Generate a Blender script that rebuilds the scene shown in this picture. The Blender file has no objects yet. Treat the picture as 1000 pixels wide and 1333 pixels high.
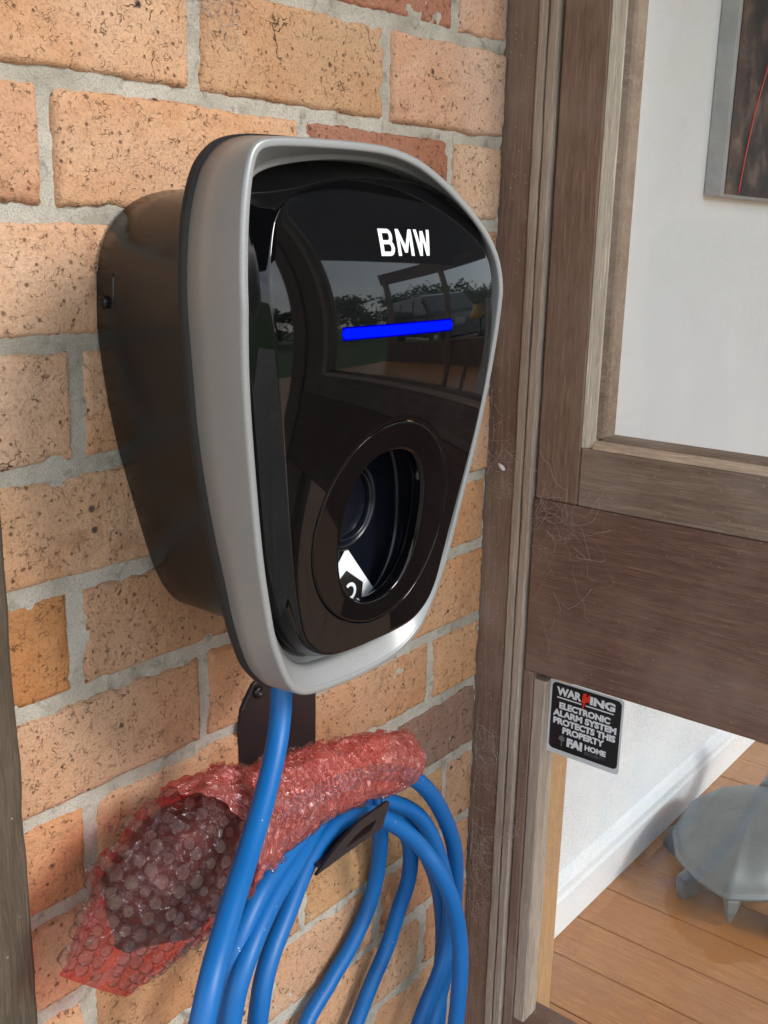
import bpy, bmesh, math, random
from math import sin, cos, pi, radians, sqrt
from mathutils import Vector, Matrix, noise
R = random.Random(7)
S = bpy.context.scene
COL = S.collection
V = Vector

# ------------------------------------------------------------------ camera
cam = bpy.data.objects.new("camera", bpy.data.cameras.new("camera"))
COL.objects.link(cam)
cam.data.sensor_fit = 'HORIZONTAL'; cam.data.sensor_width = 36.0
cam.data.lens = 36.0 * 1.36787
cam.data.clip_start = 0.02; cam.data.clip_end = 500
fw = V((0.75732788, 0.60034746, -0.25697744)); ri = V((0.6255274, -0.77990707, 0.0214576)); up = V((0.18753651, 0.17699687, 0.96617916))
m = Matrix((ri, up, -fw)).transposed().to_4x4(); m.translation = V((-0.97311947, -0.62301594, -0.17863386))
cam.matrix_world = m
S.camera = cam

# ------------------------------------------------------------------ light
SUN_EL, SUN_AZ = 33.0, 166.0       # azimuth of the sun, clockwise from +y
w = bpy.data.worlds.new("World"); S.world = w; w.use_nodes = True
nt = w.node_tree; nt.nodes.clear()
sky = nt.nodes.new('ShaderNodeTexSky'); sky.sky_type = 'NISHITA'; sky.sun_disc = False
sky.sun_elevation = radians(SUN_EL); sky.sun_rotation = radians(SUN_AZ)
sky.air_density = 1.0; sky.dust_density = 1.2; sky.ozone_density = 1.0
bg = nt.nodes.new('ShaderNodeBackground'); bg.inputs[1].default_value = 0.13
wo = nt.nodes.new('ShaderNodeOutputWorld')
tcw = nt.nodes.new('ShaderNodeTexCoord'); mpw = nt.nodes.new('ShaderNodeMapping'); mpw.inputs['Scale'].default_value = (1, 1, 2.2)
nz = nt.nodes.new('ShaderNodeTexNoise'); nz.inputs['Scale'].default_value = 2.6; nz.inputs['Detail'].default_value = 7; nz.inputs['Roughness'].default_value = .55
cr = nt.nodes.new('ShaderNodeValToRGB'); cr.color_ramp.elements[0].position = .32; cr.color_ramp.elements[0].color = (.45, .45, .45, 1); cr.color_ramp.elements[1].position = .6; cr.color_ramp.elements[1].color = (.95, .95, .95, 1)
mxw = nt.nodes.new('ShaderNodeMix'); mxw.data_type = 'RGBA'; mxw.inputs[7].default_value = (5.6, 5.9, 6.3, 1)      # bright cloud cover
nt.links.new(tcw.outputs['Generated'], mpw.inputs[0]); nt.links.new(mpw.outputs[0], nz.inputs['Vector']); nt.links.new(nz.outputs['Fac'], cr.inputs[0])
nt.links.new(cr.outputs[0], mxw.inputs[0]); nt.links.new(sky.outputs[0], mxw.inputs[6]); nt.links.new(mxw.outputs[2], bg.inputs[0]); nt.links.new(bg.outputs[0], wo.inputs[0])
sd = bpy.data.lights.new("sun", 'SUN'); sd.energy = 1.0; sd.angle = radians(16); sd.color = (1.0, 0.97, 0.93)
sun = bpy.data.objects.new("sun", sd); COL.objects.link(sun)
az, el = radians(SUN_AZ), radians(SUN_EL)
sdir = V((sin(az) * cos(el), cos(az) * cos(el), sin(el)))
sun.rotation_euler = sdir.to_track_quat('Z', 'Y').to_euler(); sun.location = sdir * 10
S.view_settings.view_transform = 'Standard'; S.view_settings.look = 'None'
S.view_settings.exposure = 1.55; S.view_settings.gamma = 1.0
S.render.resolution_x = 768; S.render.resolution_y = 1024

# ------------------------------------------------------------------ helpers
def tag(o, label=None, cat=None, group=None, kind=None):
    if label: o['label'] = label
    if cat: o['category'] = cat
    if group: o['group'] = group
    if kind: o['kind'] = kind
    return o

def empty(name, loc, label, cat, group=None):
    o = bpy.data.objects.new(name, None); COL.objects.link(o); o.location = loc
    o.empty_display_size = 0.05
    return tag(o, label, cat, group)

def link(name, me, mat, parent=None):
    o = bpy.data.objects.new(name, me); COL.objects.link(o)
    if mat and not me.materials: me.materials.append(mat)
    if parent:
        o.parent = parent; o.matrix_parent_inverse = Matrix.Translation(-parent_world(parent))
    return o

def parent_world(p):
    return V((0, 0, 0)) if p.parent else V(p.location)      # parts already sit in world coordinates

class MB:
    """collects vertices and faces for ONE mesh"""
    def __init__(s): s.v = []; s.f = []; s.sm = []
    def add(s, vs, fs, smooth=True):
        k = len(s.v); s.v += [tuple(v) for v in vs]
        for f in fs: s.f.append(tuple(i + k for i in f)); s.sm.append(smooth)
        return s
    def build(s, name, mat, parent=None):
        me = bpy.data.meshes.new(name); me.from_pydata(s.v, [], s.f); me.update()
        me.polygons.foreach_set('use_smooth', s.sm)
        return link(name, me, mat, parent)
    def box(s, x0, x1, y0, y1, z0, z1, bev=0.0, seg=1):
        bm = bmesh.new(); bmesh.ops.create_cube(bm, size=1)
        for v in bm.verts:
            v.co = V((x0 + (v.co.x + .5) * (x1 - x0), y0 + (v.co.y + .5) * (y1 - y0), z0 + (v.co.z + .5) * (z1 - z0)))
        if bev > 0:
            bmesh.ops.bevel(bm, geom=list(bm.edges), offset=bev, segments=seg, profile=0.5, affect='EDGES', clamp_overlap=True)
        bmesh.ops.recalc_face_normals(bm, faces=list(bm.faces))
        return s.from_bm(bm, False)
    def from_bm(s, bm, smooth=True):
        bm.verts.index_update()
        s.add([v.co.copy() for v in bm.verts], [[v.index for v in f.verts] for f in bm.faces], smooth); bm.free(); return s
    def loft(s, loops, closed=True, cap0=False, cap1=False, smooth=True, flip=False):
        n = len(loops[0]); vs = [p for l in loops for p in l]; fs = []
        for i in range(len(loops) - 1):
            for j in range(n if closed else n - 1):
                k = (j + 1) % n
                q = (i * n + j, i * n + k, (i + 1) * n + k, (i + 1) * n + j)
                fs.append(q[::-1] if flip else q)
        if cap0: fs.append(tuple(range(n)) if flip else tuple(reversed(range(n))))
        b = (len(loops) - 1) * n
        if cap1: fs.append(tuple(reversed(range(b, b + n))) if flip else tuple(range(b, b + n)))
        return s.add(vs, fs, smooth)
    def tube(s, pts, rad, seg=12, caps=True, flat=None, side=None):
        pts = [V(p) for p in pts]; n = len(pts); loops = []; N = None
        for i, p in enumerate(pts):
            t = (pts[min(i + 1, n - 1)] - pts[max(i - 1, 0)]).normalized()
            if N is None:
                N = V((0, 1, 0)) if abs(t.y) < .9 else V((0, 0, 1))
            N = (N - t * N.dot(t)).normalized(); B = t.cross(N)
            r = rad[i] if hasattr(rad, '__len__') else rad
            f = flat[i] if hasattr(flat, '__len__') else (flat or 1.0)
            loops.append([p + N * (cos(a) * r * f) + B * (sin(a) * r) for a in [2 * pi * k / seg for k in range(seg)]])
        return s.loft(loops, True, caps, caps)
    def lathe(s, prof, seg, M):
        loops = [[M @ V((r * cos(2 * pi * k / seg), r * sin(2 * pi * k / seg), h)) for k in range(seg)] for r, h in prof]
        return s.loft(loops, True, prof[0][0] > 1e-6, prof[-1][0] > 1e-6)

def spline(pts, per=10):
    P = [V(p) for p in pts]; P = [P[0] * 2 - P[1]] + P + [P[-1] * 2 - P[-2]]; out = []
    for i in range(1, len(P) - 2):
        p0, p1, p2, p3 = P[i - 1:i + 3]
        for k in range(per):
            t = k / per
            out.append(0.5 * ((2 * p1) + (p2 - p0) * t + (2 * p0 - 5 * p1 + 4 * p2 - p3) * t * t + (3 * p1 - p0 - 3 * p2 + p3) * t ** 3))
    out.append(P[-2]); return out

def interp(x, xs, ys):
    if x <= xs[0]: return ys[0]
    for i in range(len(xs) - 1):
        if x <= xs[i + 1]:
            t = (x - xs[i]) / (xs[i + 1] - xs[i]); return ys[i] + (ys[i + 1] - ys[i]) * t
    return ys[-1]
def smooth01(t): t = max(0, min(1, t)); return t * t * (3 - 2 * t)
def fbm(p, o=3): return noise.fractal(p, 0.6, 2.0, o)

# ------------------------------------------------------------------ materials
class NT:
    def __init__(s, name):
        s.m = bpy.data.materials.new(name); s.m.use_nodes = True; s.t = s.m.node_tree; s.t.nodes.clear()
        s.out = s.n('ShaderNodeOutputMaterial')
    def n(s, ty, **kw):
        nd = s.t.nodes.new(ty)
        for k, v in kw.items(): setattr(nd, k, v)
        return nd
    def l(s, a, b): s.t.links.new(a, b)
    def val(s, sock, v):
        if hasattr(v, 'is_linked') or isinstance(v, bpy.types.NodeSocket): s.l(v, sock)
        else: sock.default_value = v
    def coord(s, scale=(1, 1, 1), kind='Object', rnd=0.0, rot=(0, 0, 0)):
        tc = s.n('ShaderNodeTexCoord'); mp = s.n('ShaderNodeMapping'); mp.inputs['Scale'].default_value = scale; mp.inputs['Rotation'].default_value = rot
        src = tc.outputs[kind]
        if rnd:
            oi = s.n('ShaderNodeObjectInfo'); vm = s.n('ShaderNodeVectorMath', operation='MULTIPLY_ADD')
            cx = s.n('ShaderNodeCombineXYZ')
            s.l(oi.outputs['Random'], cx.inputs[0]); s.l(oi.outputs['Random'], cx.inputs[2]); s.l(oi.outputs['Random'], cx.inputs[1])
            s.l(cx.outputs[0], vm.inputs[0]); vm.inputs[1].default_value = (rnd, rnd * 1.7, rnd * .6); s.l(src, vm.inputs[2]); src = vm.outputs[0]
        s.l(src, mp.inputs['Vector']); return mp.outputs[0]
    def noise(s, vec, scale, detail=4, rough=.55, dist=0.0, out='Fac'):
        nd = s.n('ShaderNodeTexNoise'); s.l(vec, nd.inputs['Vector']); nd.inputs['Scale'].default_value = scale
        nd.inputs['Detail'].default_value = detail; nd.inputs['Roughness'].default_value = rough; nd.inputs['Distortion'].default_value = dist
        return nd.outputs[out]
    def vor(s, vec, scale, feature='F1', out='Distance', rand=1.0):
        nd = s.n('ShaderNodeTexVoronoi', feature=feature); s.l(vec, nd.inputs['Vector']); nd.inputs['Scale'].default_value = scale
        nd.inputs['Randomness'].default_value = rand
        return nd.outputs[out]
    def ramp(s, fac, stops, interp='LINEAR'):
        nd = s.n('ShaderNodeValToRGB'); nd.color_ramp.interpolation = interp; cr = nd.color_ramp
        while len(cr.elements) > 1: cr.elements.remove(cr.elements[-1])
        for i, (p, c) in enumerate(stops):
            e = cr.elements[0] if i == 0 else cr.elements.new(p)
            e.position = p; e.color = (*c, 1) if hasattr(c, '__len__') and len(c) == 3 else ((c, c, c, 1) if not hasattr(c, '__len__') else c)
        s.l(fac, nd.inputs[0]); return nd.outputs[0]
    def mix(s, fac, a, b, mode='MIX'):
        nd = s.n('ShaderNodeMix', data_type='RGBA', blend_type=mode)
        c = lambda v: (*v, 1) if isinstance(v, tuple) and len(v) == 3 else v
        s.val(nd.inputs[0], fac); s.val(nd.inputs[6], c(a)); s.val(nd.inputs[7], c(b)); return nd.outputs[2]
    def math(s, op, a, b=0.0, c=0.0, clamp=False):
        nd = s.n('ShaderNodeMath', operation=op, use_clamp=clamp)
        s.val(nd.inputs[0], a); s.val(nd.inputs[1], b); s.val(nd.inputs[2], c); return nd.outputs[0]
    def bump(s, h, strength=.5, dist=.002, normal=None):
        nd = s.n('ShaderNodeBump'); nd.inputs['Strength'].default_value = strength; nd.inputs['Distance'].default_value = dist
        s.l(h, nd.inputs['Height'])
        if normal: s.l(normal, nd.inputs['Normal'])
        return nd.outputs[0]
    def pbr(s, col, rough=.5, metal=0.0, normal=None, **kw):
        p = s.n('ShaderNodeBsdfPrincipled')
        s.val(p.inputs['Base Color'], (*col, 1) if isinstance(col, tuple) else col); s.val(p.inputs['Roughness'], rough); s.val(p.inputs['Metallic'], metal)
        for k, v in kw.items(): s.val(p.inputs[k], v)
        if normal: s.l(normal, p.inputs['Normal'])
        return p.outputs[0]
    def done(s, sh): s.l(sh, s.out.inputs['Surface']); return s.m

def mat_brick():
    t = NT('fired_clay'); co = t.coord((1, 1, 1), rnd=9.0)
    oi = t.n('ShaderNodeObjectInfo'); base = oi.outputs['Color']
    big = t.noise(co, 9, 3, .5); mid = t.noise(co, 38, 5, .6, .6); fine = t.noise(co, 420, 4, .65)
    c = t.mix(t.ramp(big, [(.38, 0.0), (.62, .75)]), base, t.mix(1, base, (.94, .76, .60), 'MULTIPLY'))
    c = t.mix(t.ramp(mid, [(.45, 0.0), (.7, .5)]), c, t.mix(1, base, (1.12, 1.12, 1.08), 'MULTIPLY'))
    c = t.mix(t.ramp(fine, [(.32, .55), (.52, 0.0)]), c, t.mix(1, base, (.55, .47, .4), 'MULTIPLY'))
    # short dark drag tears
    wv = t.noise(co, 110, 3, .6, 0, 'Color')
    vm = t.n('ShaderNodeVectorMath', operation='MULTIPLY_ADD'); t.l(wv, vm.inputs[0]); vm.inputs[1].default_value = (.012, .012, .012); t.l(co, vm.inputs[2])
    ed = t.vor(vm.outputs[0], 210, 'DISTANCE_TO_EDGE'); gate = t.noise(co, 150, 3, .6)
    tear = t.math('MULTIPLY', t.ramp(ed, [(.0, 1.0), (.06, 0.0)]), t.ramp(gate, [(.54, 0.0), (.64, 1.0)]))
    wv2 = t.noise(co, 24, 4, .65, 0, 'Color'); vm2 = t.n('ShaderNodeVectorMath', operation='MULTIPLY_ADD'); t.l(wv2, vm2.inputs[0]); vm2.inputs[1].default_value = (.06, .06, .06); t.l(co, vm2.inputs[2])
    ed2 = t.vor(vm2.outputs[0], 26, 'DISTANCE_TO_EDGE'); g2 = t.noise(co, 21, 2, .5)
    crack = t.math('MULTIPLY', t.ramp(ed2, [(.0, 1.0), (.018, 0.0)]), t.ramp(g2, [(.64, 0.0), (.69, 1.0)]))
    c = t.mix(t.math('MULTIPLY', tear, .5), c, (.16, .085, .045))
    c = t.mix(t.math('MULTIPLY', crack, .75), c, (.10, .055, .03))
    # iron spots of several sizes
    def spots(scale, lo, hi, gate_lo):
        d = t.vor(co, scale); cc = t.vor(co, scale, out='Color')
        sp = t.n('ShaderNodeSeparateColor'); t.l(cc, sp.inputs[0])
        rough = t.math('ADD', d, t.math('MULTIPLY', t.math('SUBTRACT', fine, .5), .10))
        return t.math('MULTIPLY', t.ramp(rough, [(lo, 1.0), (hi, 0.0)]), t.math('GREATER_THAN', sp.outputs[0], gate_lo))
    s1 = spots(46, .07, .15, .80); s2 = spots(150, .12, .24, .66)
    c = t.mix(t.math('MULTIPLY', s1, .9), c, (.055, .04, .042)); c = t.mix(t.math('MULTIPLY', s2, .75), c, (.12, .06, .035))
    # lime bloom and burnt patches
    bl = t.noise(co, 16, 5, .62, .4); c = t.mix(t.ramp(bl, [(.66, 0.0), (.76, .5)]), c, (.62, .52, .42))
    bu = t.noise(t.coord((1, 1, 1), rnd=31.0), 12, 4, .6, .3); c = t.mix(t.ramp(bu, [(.64, 0.0), (.74, .55)]), c, (.28, .11, .055))
    h = t.math('ADD', t.math('MULTIPLY', fine, .55), t.math('MULTIPLY', mid, .9)); h = t.math('SUBTRACT', h, t.math('MULTIPLY', s2, .35))
    h = t.math('SUBTRACT', h, t.math('MULTIPLY', tear, .55)); h = t.math('SUBTRACT', h, t.math('MULTIPLY', crack, .9)); h = t.math('SUBTRACT', h, t.math('MULTIPLY', s1, .4))
    return t.done(t.pbr(c, .92, 0, t.bump(h, 1.0, .0026), **{'Specular IOR Level': .2}))

def mat_mortar():
    t = NT('sand_mortar'); co = t.coord()
    f = t.noise(co, 700, 3, .7); b = t.noise(co, 14, 4, .6); d = t.noise(co, 60, 5, .6, .5)
    c = t.ramp(f, [(.3, (.36, .325, .27)), (.5, (.485, .445, .38)), (.72, (.58, .54, .47))])
    c = t.mix(t.ramp(b, [(.44, 0.0), (.70, .75)]), c, (.28, .24, .185))
    c = t.mix(t.ramp(d, [(.56, 0.0), (.72, .7)]), c, (.15, .12, .085))
    h = t.math('ADD', f, t.math('MULTIPLY', d, 1.2))
    return t.done(t.pbr(c, .95, 0, t.bump(h, .8, .0016), **{'Specular IOR Level': .15}))

def mat_wood(name, c0, c1, c2, axis='z', rough=.75, fine=1.0, wear=None, spec=.3, dust=.0):
    t = NT(name); k = 14
    sc = {'z': (k, k, 1), 'y': (k, 1, k), 'x': (1, k, k)}[axis]
    co = t.coord(sc, rnd=3.0); pl = t.coord((1, 1, 1), rnd=2.0)
    g = t.noise(co, 9, 5, .6, 1.2); f = t.noise(co, 60 * fine, 3, .6, .3); b = t.noise(pl, 7, 4, .6)
    c = t.mix(.45, t.ramp(g, [(.3, c0), (.52, c1), (.75, c2)]), c1)
    c = t.mix(t.ramp(f, [(.34, .5), (.50, 0.0)]), c, t.mix(1, c, (.58, .55, .53), 'MULTIPLY'))
    kk = 60; sc2 = {'z': (kk, kk, 1.5), 'y': (kk, 1.5, kk), 'x': (1.5, kk, kk)}[axis]
    fb = t.noise(t.coord(sc2, rnd=5.0), 14, 3, .6, .5)
    c = t.mix(t.ramp(fb, [(.55, 0.0), (.68, .6)]), c, t.mix(1, c, (1.9, 1.85, 1.8), 'MULTIPLY')); c = t.mix(t.ramp(fb, [(.28, .5), (.42, 0.0)]), c, t.mix(1, c, (.5, .48, .46), 'MULTIPLY'))
    if wear: c = t.mix(t.ramp(b, [(.45, 0.0), (.72, .6)]), c, wear)
    if dust:
        s = t.vor(pl, 170); cc = t.vor(pl, 170, out='Color'); sp = t.n('ShaderNodeSeparateColor'); t.l(cc, sp.inputs[0])
        c = t.mix(t.math('MULTIPLY', t.math('MULTIPLY', t.ramp(s, [(.12, 1.0), (.2, 0.0)]), t.math('GREATER_THAN', sp.outputs[0], .9)), dust), c, (.4, .33, .27))
    if name == 'polished_floorboard':      # darker amber patch round the metal figure, a few dark knots
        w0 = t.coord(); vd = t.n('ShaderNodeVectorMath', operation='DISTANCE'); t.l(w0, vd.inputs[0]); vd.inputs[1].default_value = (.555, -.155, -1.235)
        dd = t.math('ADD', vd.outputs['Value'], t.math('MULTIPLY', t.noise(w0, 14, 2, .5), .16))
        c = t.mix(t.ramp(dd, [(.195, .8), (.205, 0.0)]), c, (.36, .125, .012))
        kn = t.vor(t.coord((1.6, .7, 1)), 5); c = t.mix(t.ramp(kn, [(.05, .75), (.085, 0.0)]), c, (.10, .05, .03))
    h = t.math('ADD', t.math('MULTIPLY', g, .6), t.math('ADD', f, fb))
    return t.done(t.pbr(c, rough, 0, t.bump(h, .45, .0009), **{'Specular IOR Level': spec}))

def mat_simple(name, col, rough=.5, metal=0.0, nscale=0, nstr=.1, var=0.0, vscale=8, ndist=.0004, **kw):
    t = NT(name); co = t.coord(); c = col; nrm = None
    if var: c = t.mix(t.ramp(t.noise(co, vscale, 4, .6), [(.3, 0.0), (.7, 1.0)]), tuple(x * (1 - var) for x in col), tuple(min(1, x * (1 + var)) for x in col))
    if nscale: nrm = t.bump(t.noise(co, nscale, 3, .6), nstr, ndist)
    return t.done(t.pbr(c, rough, metal, nrm, **kw))

def mat_glass(name, dirt=.02):
    t = NT(name); co = t.coord()
    tr = t.n('ShaderNodeBsdfTransparent'); tr.inputs[0].default_value = (.97, .985, .98, 1)
    gl = t.n('ShaderNodeBsdfGlossy'); gl.inputs['Roughness'].default_value = .01
    fr = t.n('ShaderNodeFresnel'); ge = t.n('ShaderNodeNewGeometry'); t.l(t.math('ADD', t.math('MULTIPLY', ge.outputs['Backfacing'], 1 / 1.45 - 1.45), 1.45), fr.inputs[0])
    mx = t.n('ShaderNodeMixShader'); t.l(fr.outputs[0], mx.inputs[0]); t.l(tr.outputs[0], mx.inputs[1]); t.l(gl.outputs[0], mx.inputs[2])
    df = t.n('ShaderNodeBsdfDiffuse'); df.inputs[0].default_value = (.55, .5, .45, 1)
    a = t.noise(co, 7, 5, .65, .5); b = t.noise(co, 520, 2, .6)
    f = t.math('MULTIPLY', t.ramp(a, [(.42, .15), (.72, 1.0)]), t.ramp(b, [(.5, .25), (.72, 1.0)]))
    m2 = t.n('ShaderNodeMixShader'); t.l(t.math('MULTIPLY', f, dirt), m2.inputs[0]); t.l(mx.outputs[0], m2.inputs[1]); t.l(df.outputs[0], m2.inputs[2])
    return t.done(m2.outputs[0])

def mat_film(name, tint, body, amount, bumpscale=160, rough=.10, gloss=.13):
    t = NT(name); co = t.coord()
    tr = t.n('ShaderNodeBsdfTransparent'); tr.inputs[0].default_value = (*tint, 1)
    h = t.math('ADD', t.math('MULTIPLY', t.vor(co, bumpscale * .55, 'SMOOTH_F1'), 1.3), t.math('MULTIPLY', t.math('ABSOLUTE', t.math('SUBTRACT', t.noise(co, bumpscale * .4, 3, .55, .8), .5)), 2.6))
    nrm = t.bump(h, 1.0, .004)
    df = t.n('ShaderNodeBsdfDiffuse'); df.inputs[0].default_value = (*body, 1)
    tl = t.n('ShaderNodeBsdfTranslucent'); tl.inputs[0].default_value = (*body, 1)
    m0 = t.n('ShaderNodeMixShader'); m0.inputs[0].default_value = .45; t.l(df.outputs[0], m0.inputs[1]); t.l(tl.outputs[0], m0.inputs[2])
    m1 = t.n('ShaderNodeMixShader'); m1.inputs[0].default_value = amount; t.l(tr.outputs[0], m1.inputs[1]); t.l(m0.outputs[0], m1.inputs[2])
    gl = t.n('ShaderNodeBsdfGlossy'); gl.inputs['Roughness'].default_value = rough; t.l(nrm, gl.inputs['Normal'])
    lw = t.n('ShaderNodeLayerWeight'); lw.inputs[0].default_value = .3; t.l(nrm, lw.inputs['Normal'])
    fac = t.math('ADD', t.math('MULTIPLY', lw.outputs['Facing'], .30 if gloss > .1 else .16), gloss, clamp=True)
    mx = t.n('ShaderNodeMixShader'); t.l(fac, mx.inputs[0]); t.l(m1.outputs[0], mx.inputs[1]); t.l(gl.outputs[0], mx.inputs[2])
    return t.done(mx.outputs[0])

def mat_bubble(name, tint, gloss, rim=.42):
    t = NT(name); co = t.coord(rnd=1.0)
    nrm = t.bump(t.noise(co, 330, 2, .5, 1.2), 1.0, .0045)
    lw = t.n('ShaderNodeLayerWeight'); lw.inputs[0].default_value = .45
    tr = t.n('ShaderNodeBsdfTransparent'); t.l(t.mix(t.ramp(lw.outputs['Facing'], [(.30, 0.0), (.85, 1.0)]), tuple(min(1, x * 1.03) for x in tint), tuple(x * rim for x in tint)), tr.inputs[0])
    gl = t.n('ShaderNodeBsdfGlossy'); gl.inputs['Roughness'].default_value = .03; t.l(nrm, gl.inputs['Normal'])
    l2 = t.n('ShaderNodeLayerWeight'); l2.inputs[0].default_value = .2; t.l(nrm, l2.inputs['Normal'])
    fac = t.math('ADD', t.math('MULTIPLY', t.math('POWER', l2.outputs['Facing'], 1.6), .55), gloss, clamp=True)
    mx = t.n('ShaderNodeMixShader'); t.l(fac, mx.inputs[0]); t.l(tr.outputs[0], mx.inputs[1]); t.l(gl.outputs[0], mx.inputs[2])
    return t.done(mx.outputs[0])

def mat_emit(name, col, s):
    t = NT(name); e = t.n('ShaderNodeEmission'); e.inputs[0].default_value = (*col, 1); e.inputs[1].default_value = s; return t.done(e.outputs[0])

def mat_silver():
    t = NT('silver_paint'); co = t.coord()
    d = t.vor(co, 2400, out='Color'); sp = t.n('ShaderNodeSeparateColor'); t.l(d, sp.inputs[0])
    c = t.ramp(sp.outputs[0], [(0, (.285, .29, .29)), (1, (.345, .35, .35))])
    return t.done(t.pbr(c, .40, .35, t.bump(t.noise(co, 1800, 2, .5), .12, .0003), **{'Coat Weight': .15, 'Coat Roughness': .25}))

def mat_cable():
    t = NT('blue_cable_sheath'); co = t.coord()
    c = t.mix(t.ramp(t.noise(co, 18, 3, .6), [(.4, 0.0), (.7, .5)]), (.0008, .102, .335), (.0013, .120, .37))
    d = t.vor(co, 260); dc = t.vor(co, 260, out='Color'); sp = t.n('ShaderNodeSeparateColor'); t.l(dc, sp.inputs[0])
    spk = t.math('MULTIPLY', t.math('MULTIPLY', t.ramp(d, [(.1, 1.0), (.22, 0.0)]), t.math('GREATER_THAN', sp.outputs[0], .86)), t.ramp(t.noise(co, 11, 2, .5), [(.52, 0.0), (.62, .75)]))
    c = t.mix(spk, c, (.45, .5, .55))
    return t.done(t.pbr(c, .45, 0, t.bump(t.noise(co, 500, 3, .6), .12, .0004), **{'Specular IOR Level': .40}))

M_BRICK = mat_brick(); M_MORTAR = mat_mortar()
W_DARK_Z = mat_wood('brown_timber_upright', (.132, .080, .057), (.221, .139, .102), (.300, .200, .150), 'z', wear=(.345, .257, .203), dust=.7)
W_DARK_Y = mat_wood('brown_timber_rail', (.091, .049, .036), (.162, .089, .064), (.246, .146, .105), 'y', wear=(.296, .206, .159), dust=.7, fine=1.3)
W_WORN_Y = mat_wood('worn_timber_rail', (.121, .076, .055), (.217, .153, .112), (.386, .297, .233), 'y', wear=(.370, .297, .241), dust=.5, fine=1.5)
W_PALE_Z = mat_wood('bleached_timber_upright', (.265, .200, .151), (.411, .330, .265), (.529, .455, .379), 'z', wear=(.318, .255, .200), dust=.4)
W_CREAM_Z = mat_wood('cream_timber_upright', (.402, .331, .253), (.529, .455, .364), (.592, .527, .435), 'z', rough=.6)
W_CREAM_Y = mat_wood('cream_timber_rail', (.396, .276, .192), (.516, .384, .282), (.600, .480, .372), 'y', rough=.6)
W_HONEY = mat_wood('honey_timber', (.42, .235, .10), (.52, .31, .15), (.58, .37, .20), 'z', rough=.35, spec=.5)
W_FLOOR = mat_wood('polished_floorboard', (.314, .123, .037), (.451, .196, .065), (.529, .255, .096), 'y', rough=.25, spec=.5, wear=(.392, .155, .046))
W_GREY = mat_wood('weathered_grey_timber', (.037, .026, .018), (.080, .060, .041), (.120, .089, .063), 'z', rough=.9, wear=(.050, .034, .021), dust=.5)
M_SILVER = mat_silver()
M_BOX = mat_simple('black_satin_plastic', (.012, .0105, .010), .24, 0, 900, .06, **{'Specular IOR Level': .5})
M_RUB = mat_simple('black_gasket', (.012, .011, .011), .6)
M_GLOSS = mat_simple('piano_black', (.0018, .0020, .0026), .025, 0, **{'Specular IOR Level': .42})
M_TRIM = mat_simple('gloss_black_trim', (.0022, .0022, .0026), .05, 0, **{'Specular IOR Level': .30})
M_CUP = mat_simple('socket_black', (.004, .005, .009), .24, 0, 60, .1, **{'Specular IOR Level': .35})
M_WHITE = mat_simple('white_print', (.72, .74, .76), .35)
M_INK = mat_simple('black_print', (.014, .012, .012), .3)
M_RED = mat_simple('red_print', (.75, .035, .012), .35)
M_GREYP = mat_simple('grey_print', (.16, .16, .16), .4)
M_CLEAR = mat_simple('sticker_border', (.62, .64, .65), .3)
M_LED = mat_emit('blue_light', (.0, .004, 1.0), .95)
M_STEEL = mat_simple('black_steel', (.013, .010, .012), .42, 0, 1200, .12, **{'Specular IOR Level': .5})
M_SCREW = mat_simple('screw_black', (.03, .026, .025), .28, .6)
M_CABLE = mat_cable()
M_SLEEVE = mat_film('red_film', (.99, .42, .38), (.97, .27, .23), .36, 230, .07, .105)
M_FILM = mat_film('pink_film', (.97, .52, .49), (.94, .26, .23), .05, 190, .08, .045)
M_BUB = mat_bubble('clear_bubble', (.98, .92, .92), .065); M_BUBR = mat_bubble('red_bubble', (.99, .74, .71), .085, .85)
M_PLUG = mat_simple('plug_black', (.012, .008, .010), .5)
M_PLASTER = mat_simple('white_plaster', (.88, .91, .93), .55, 0, 0, .05, .02)
M_METAL = mat_simple('dull_cast_metal', (.185, .205, .205), .55, .35, 160, .2, .16, 14)
M_GLASS = mat_glass('window_glass', .06); M_GLASS2 = mat_glass('dusty_window_glass', .22)
M_WEB = mat_simple('cobweb_thread', (.50, .40, .35), .8)
M_DARKC = mat_wood('dark_ceiling_board', (.03, .022, .018), (.05, .038, .03), (.07, .055, .045), 'y', rough=.7)

# ------------------------------------------------------------------ brick wall
JZ = {-1: (0, .004), 0: (-.0017, .0158), 1: (-.0006, -.003), 2: (.0016, .0056), 3: (.0009, -.0011), 4: (.0005, .0013), 5: (-.0022, -.0103), 6: (-.0017, .0003),
      7: (-.0028, .0001), 8: (.0026, .0014), 9: (.0039, .0022), 10: (-.0023, .003)}
def jz(k, x):
    a, b = JZ.get(k, (0, 0)); return -.086 * k + a + b * (x + .3)
HEAD = {-3: [-.33, -.09], -2: [-.44, -.2], -1: [-.33, -.092], 0: [-.419, -.194], 1: [-.547, -.305, -.094], 2: [-.66, -.42, -.18], 3: [-.534, -.30, -.065], 4: [-.66, -.42, -.18],
        5: [-.546, -.31, -.085], 6: [-.66, -.424, -.19], 7: [-.544, -.31, -.096], 8: [-.64, -.40, -.16], 9: [-.553, -.301, -.06], 10: [-.66, -.42, -.181], 11: [-.575, -.335, -.096], 12: [-.43, -.19], 13: [-.55, -.31, -.07]}
TAN, PALE, ORANGE, RED, BROWN, PINK, PURP = (.58, .362, .228), (.61, .41, .285), (.54, .305, .185), (.38, .18, .12), (.50, .312, .20), (.59, .385, .28), (.29, .185, .145)
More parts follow.
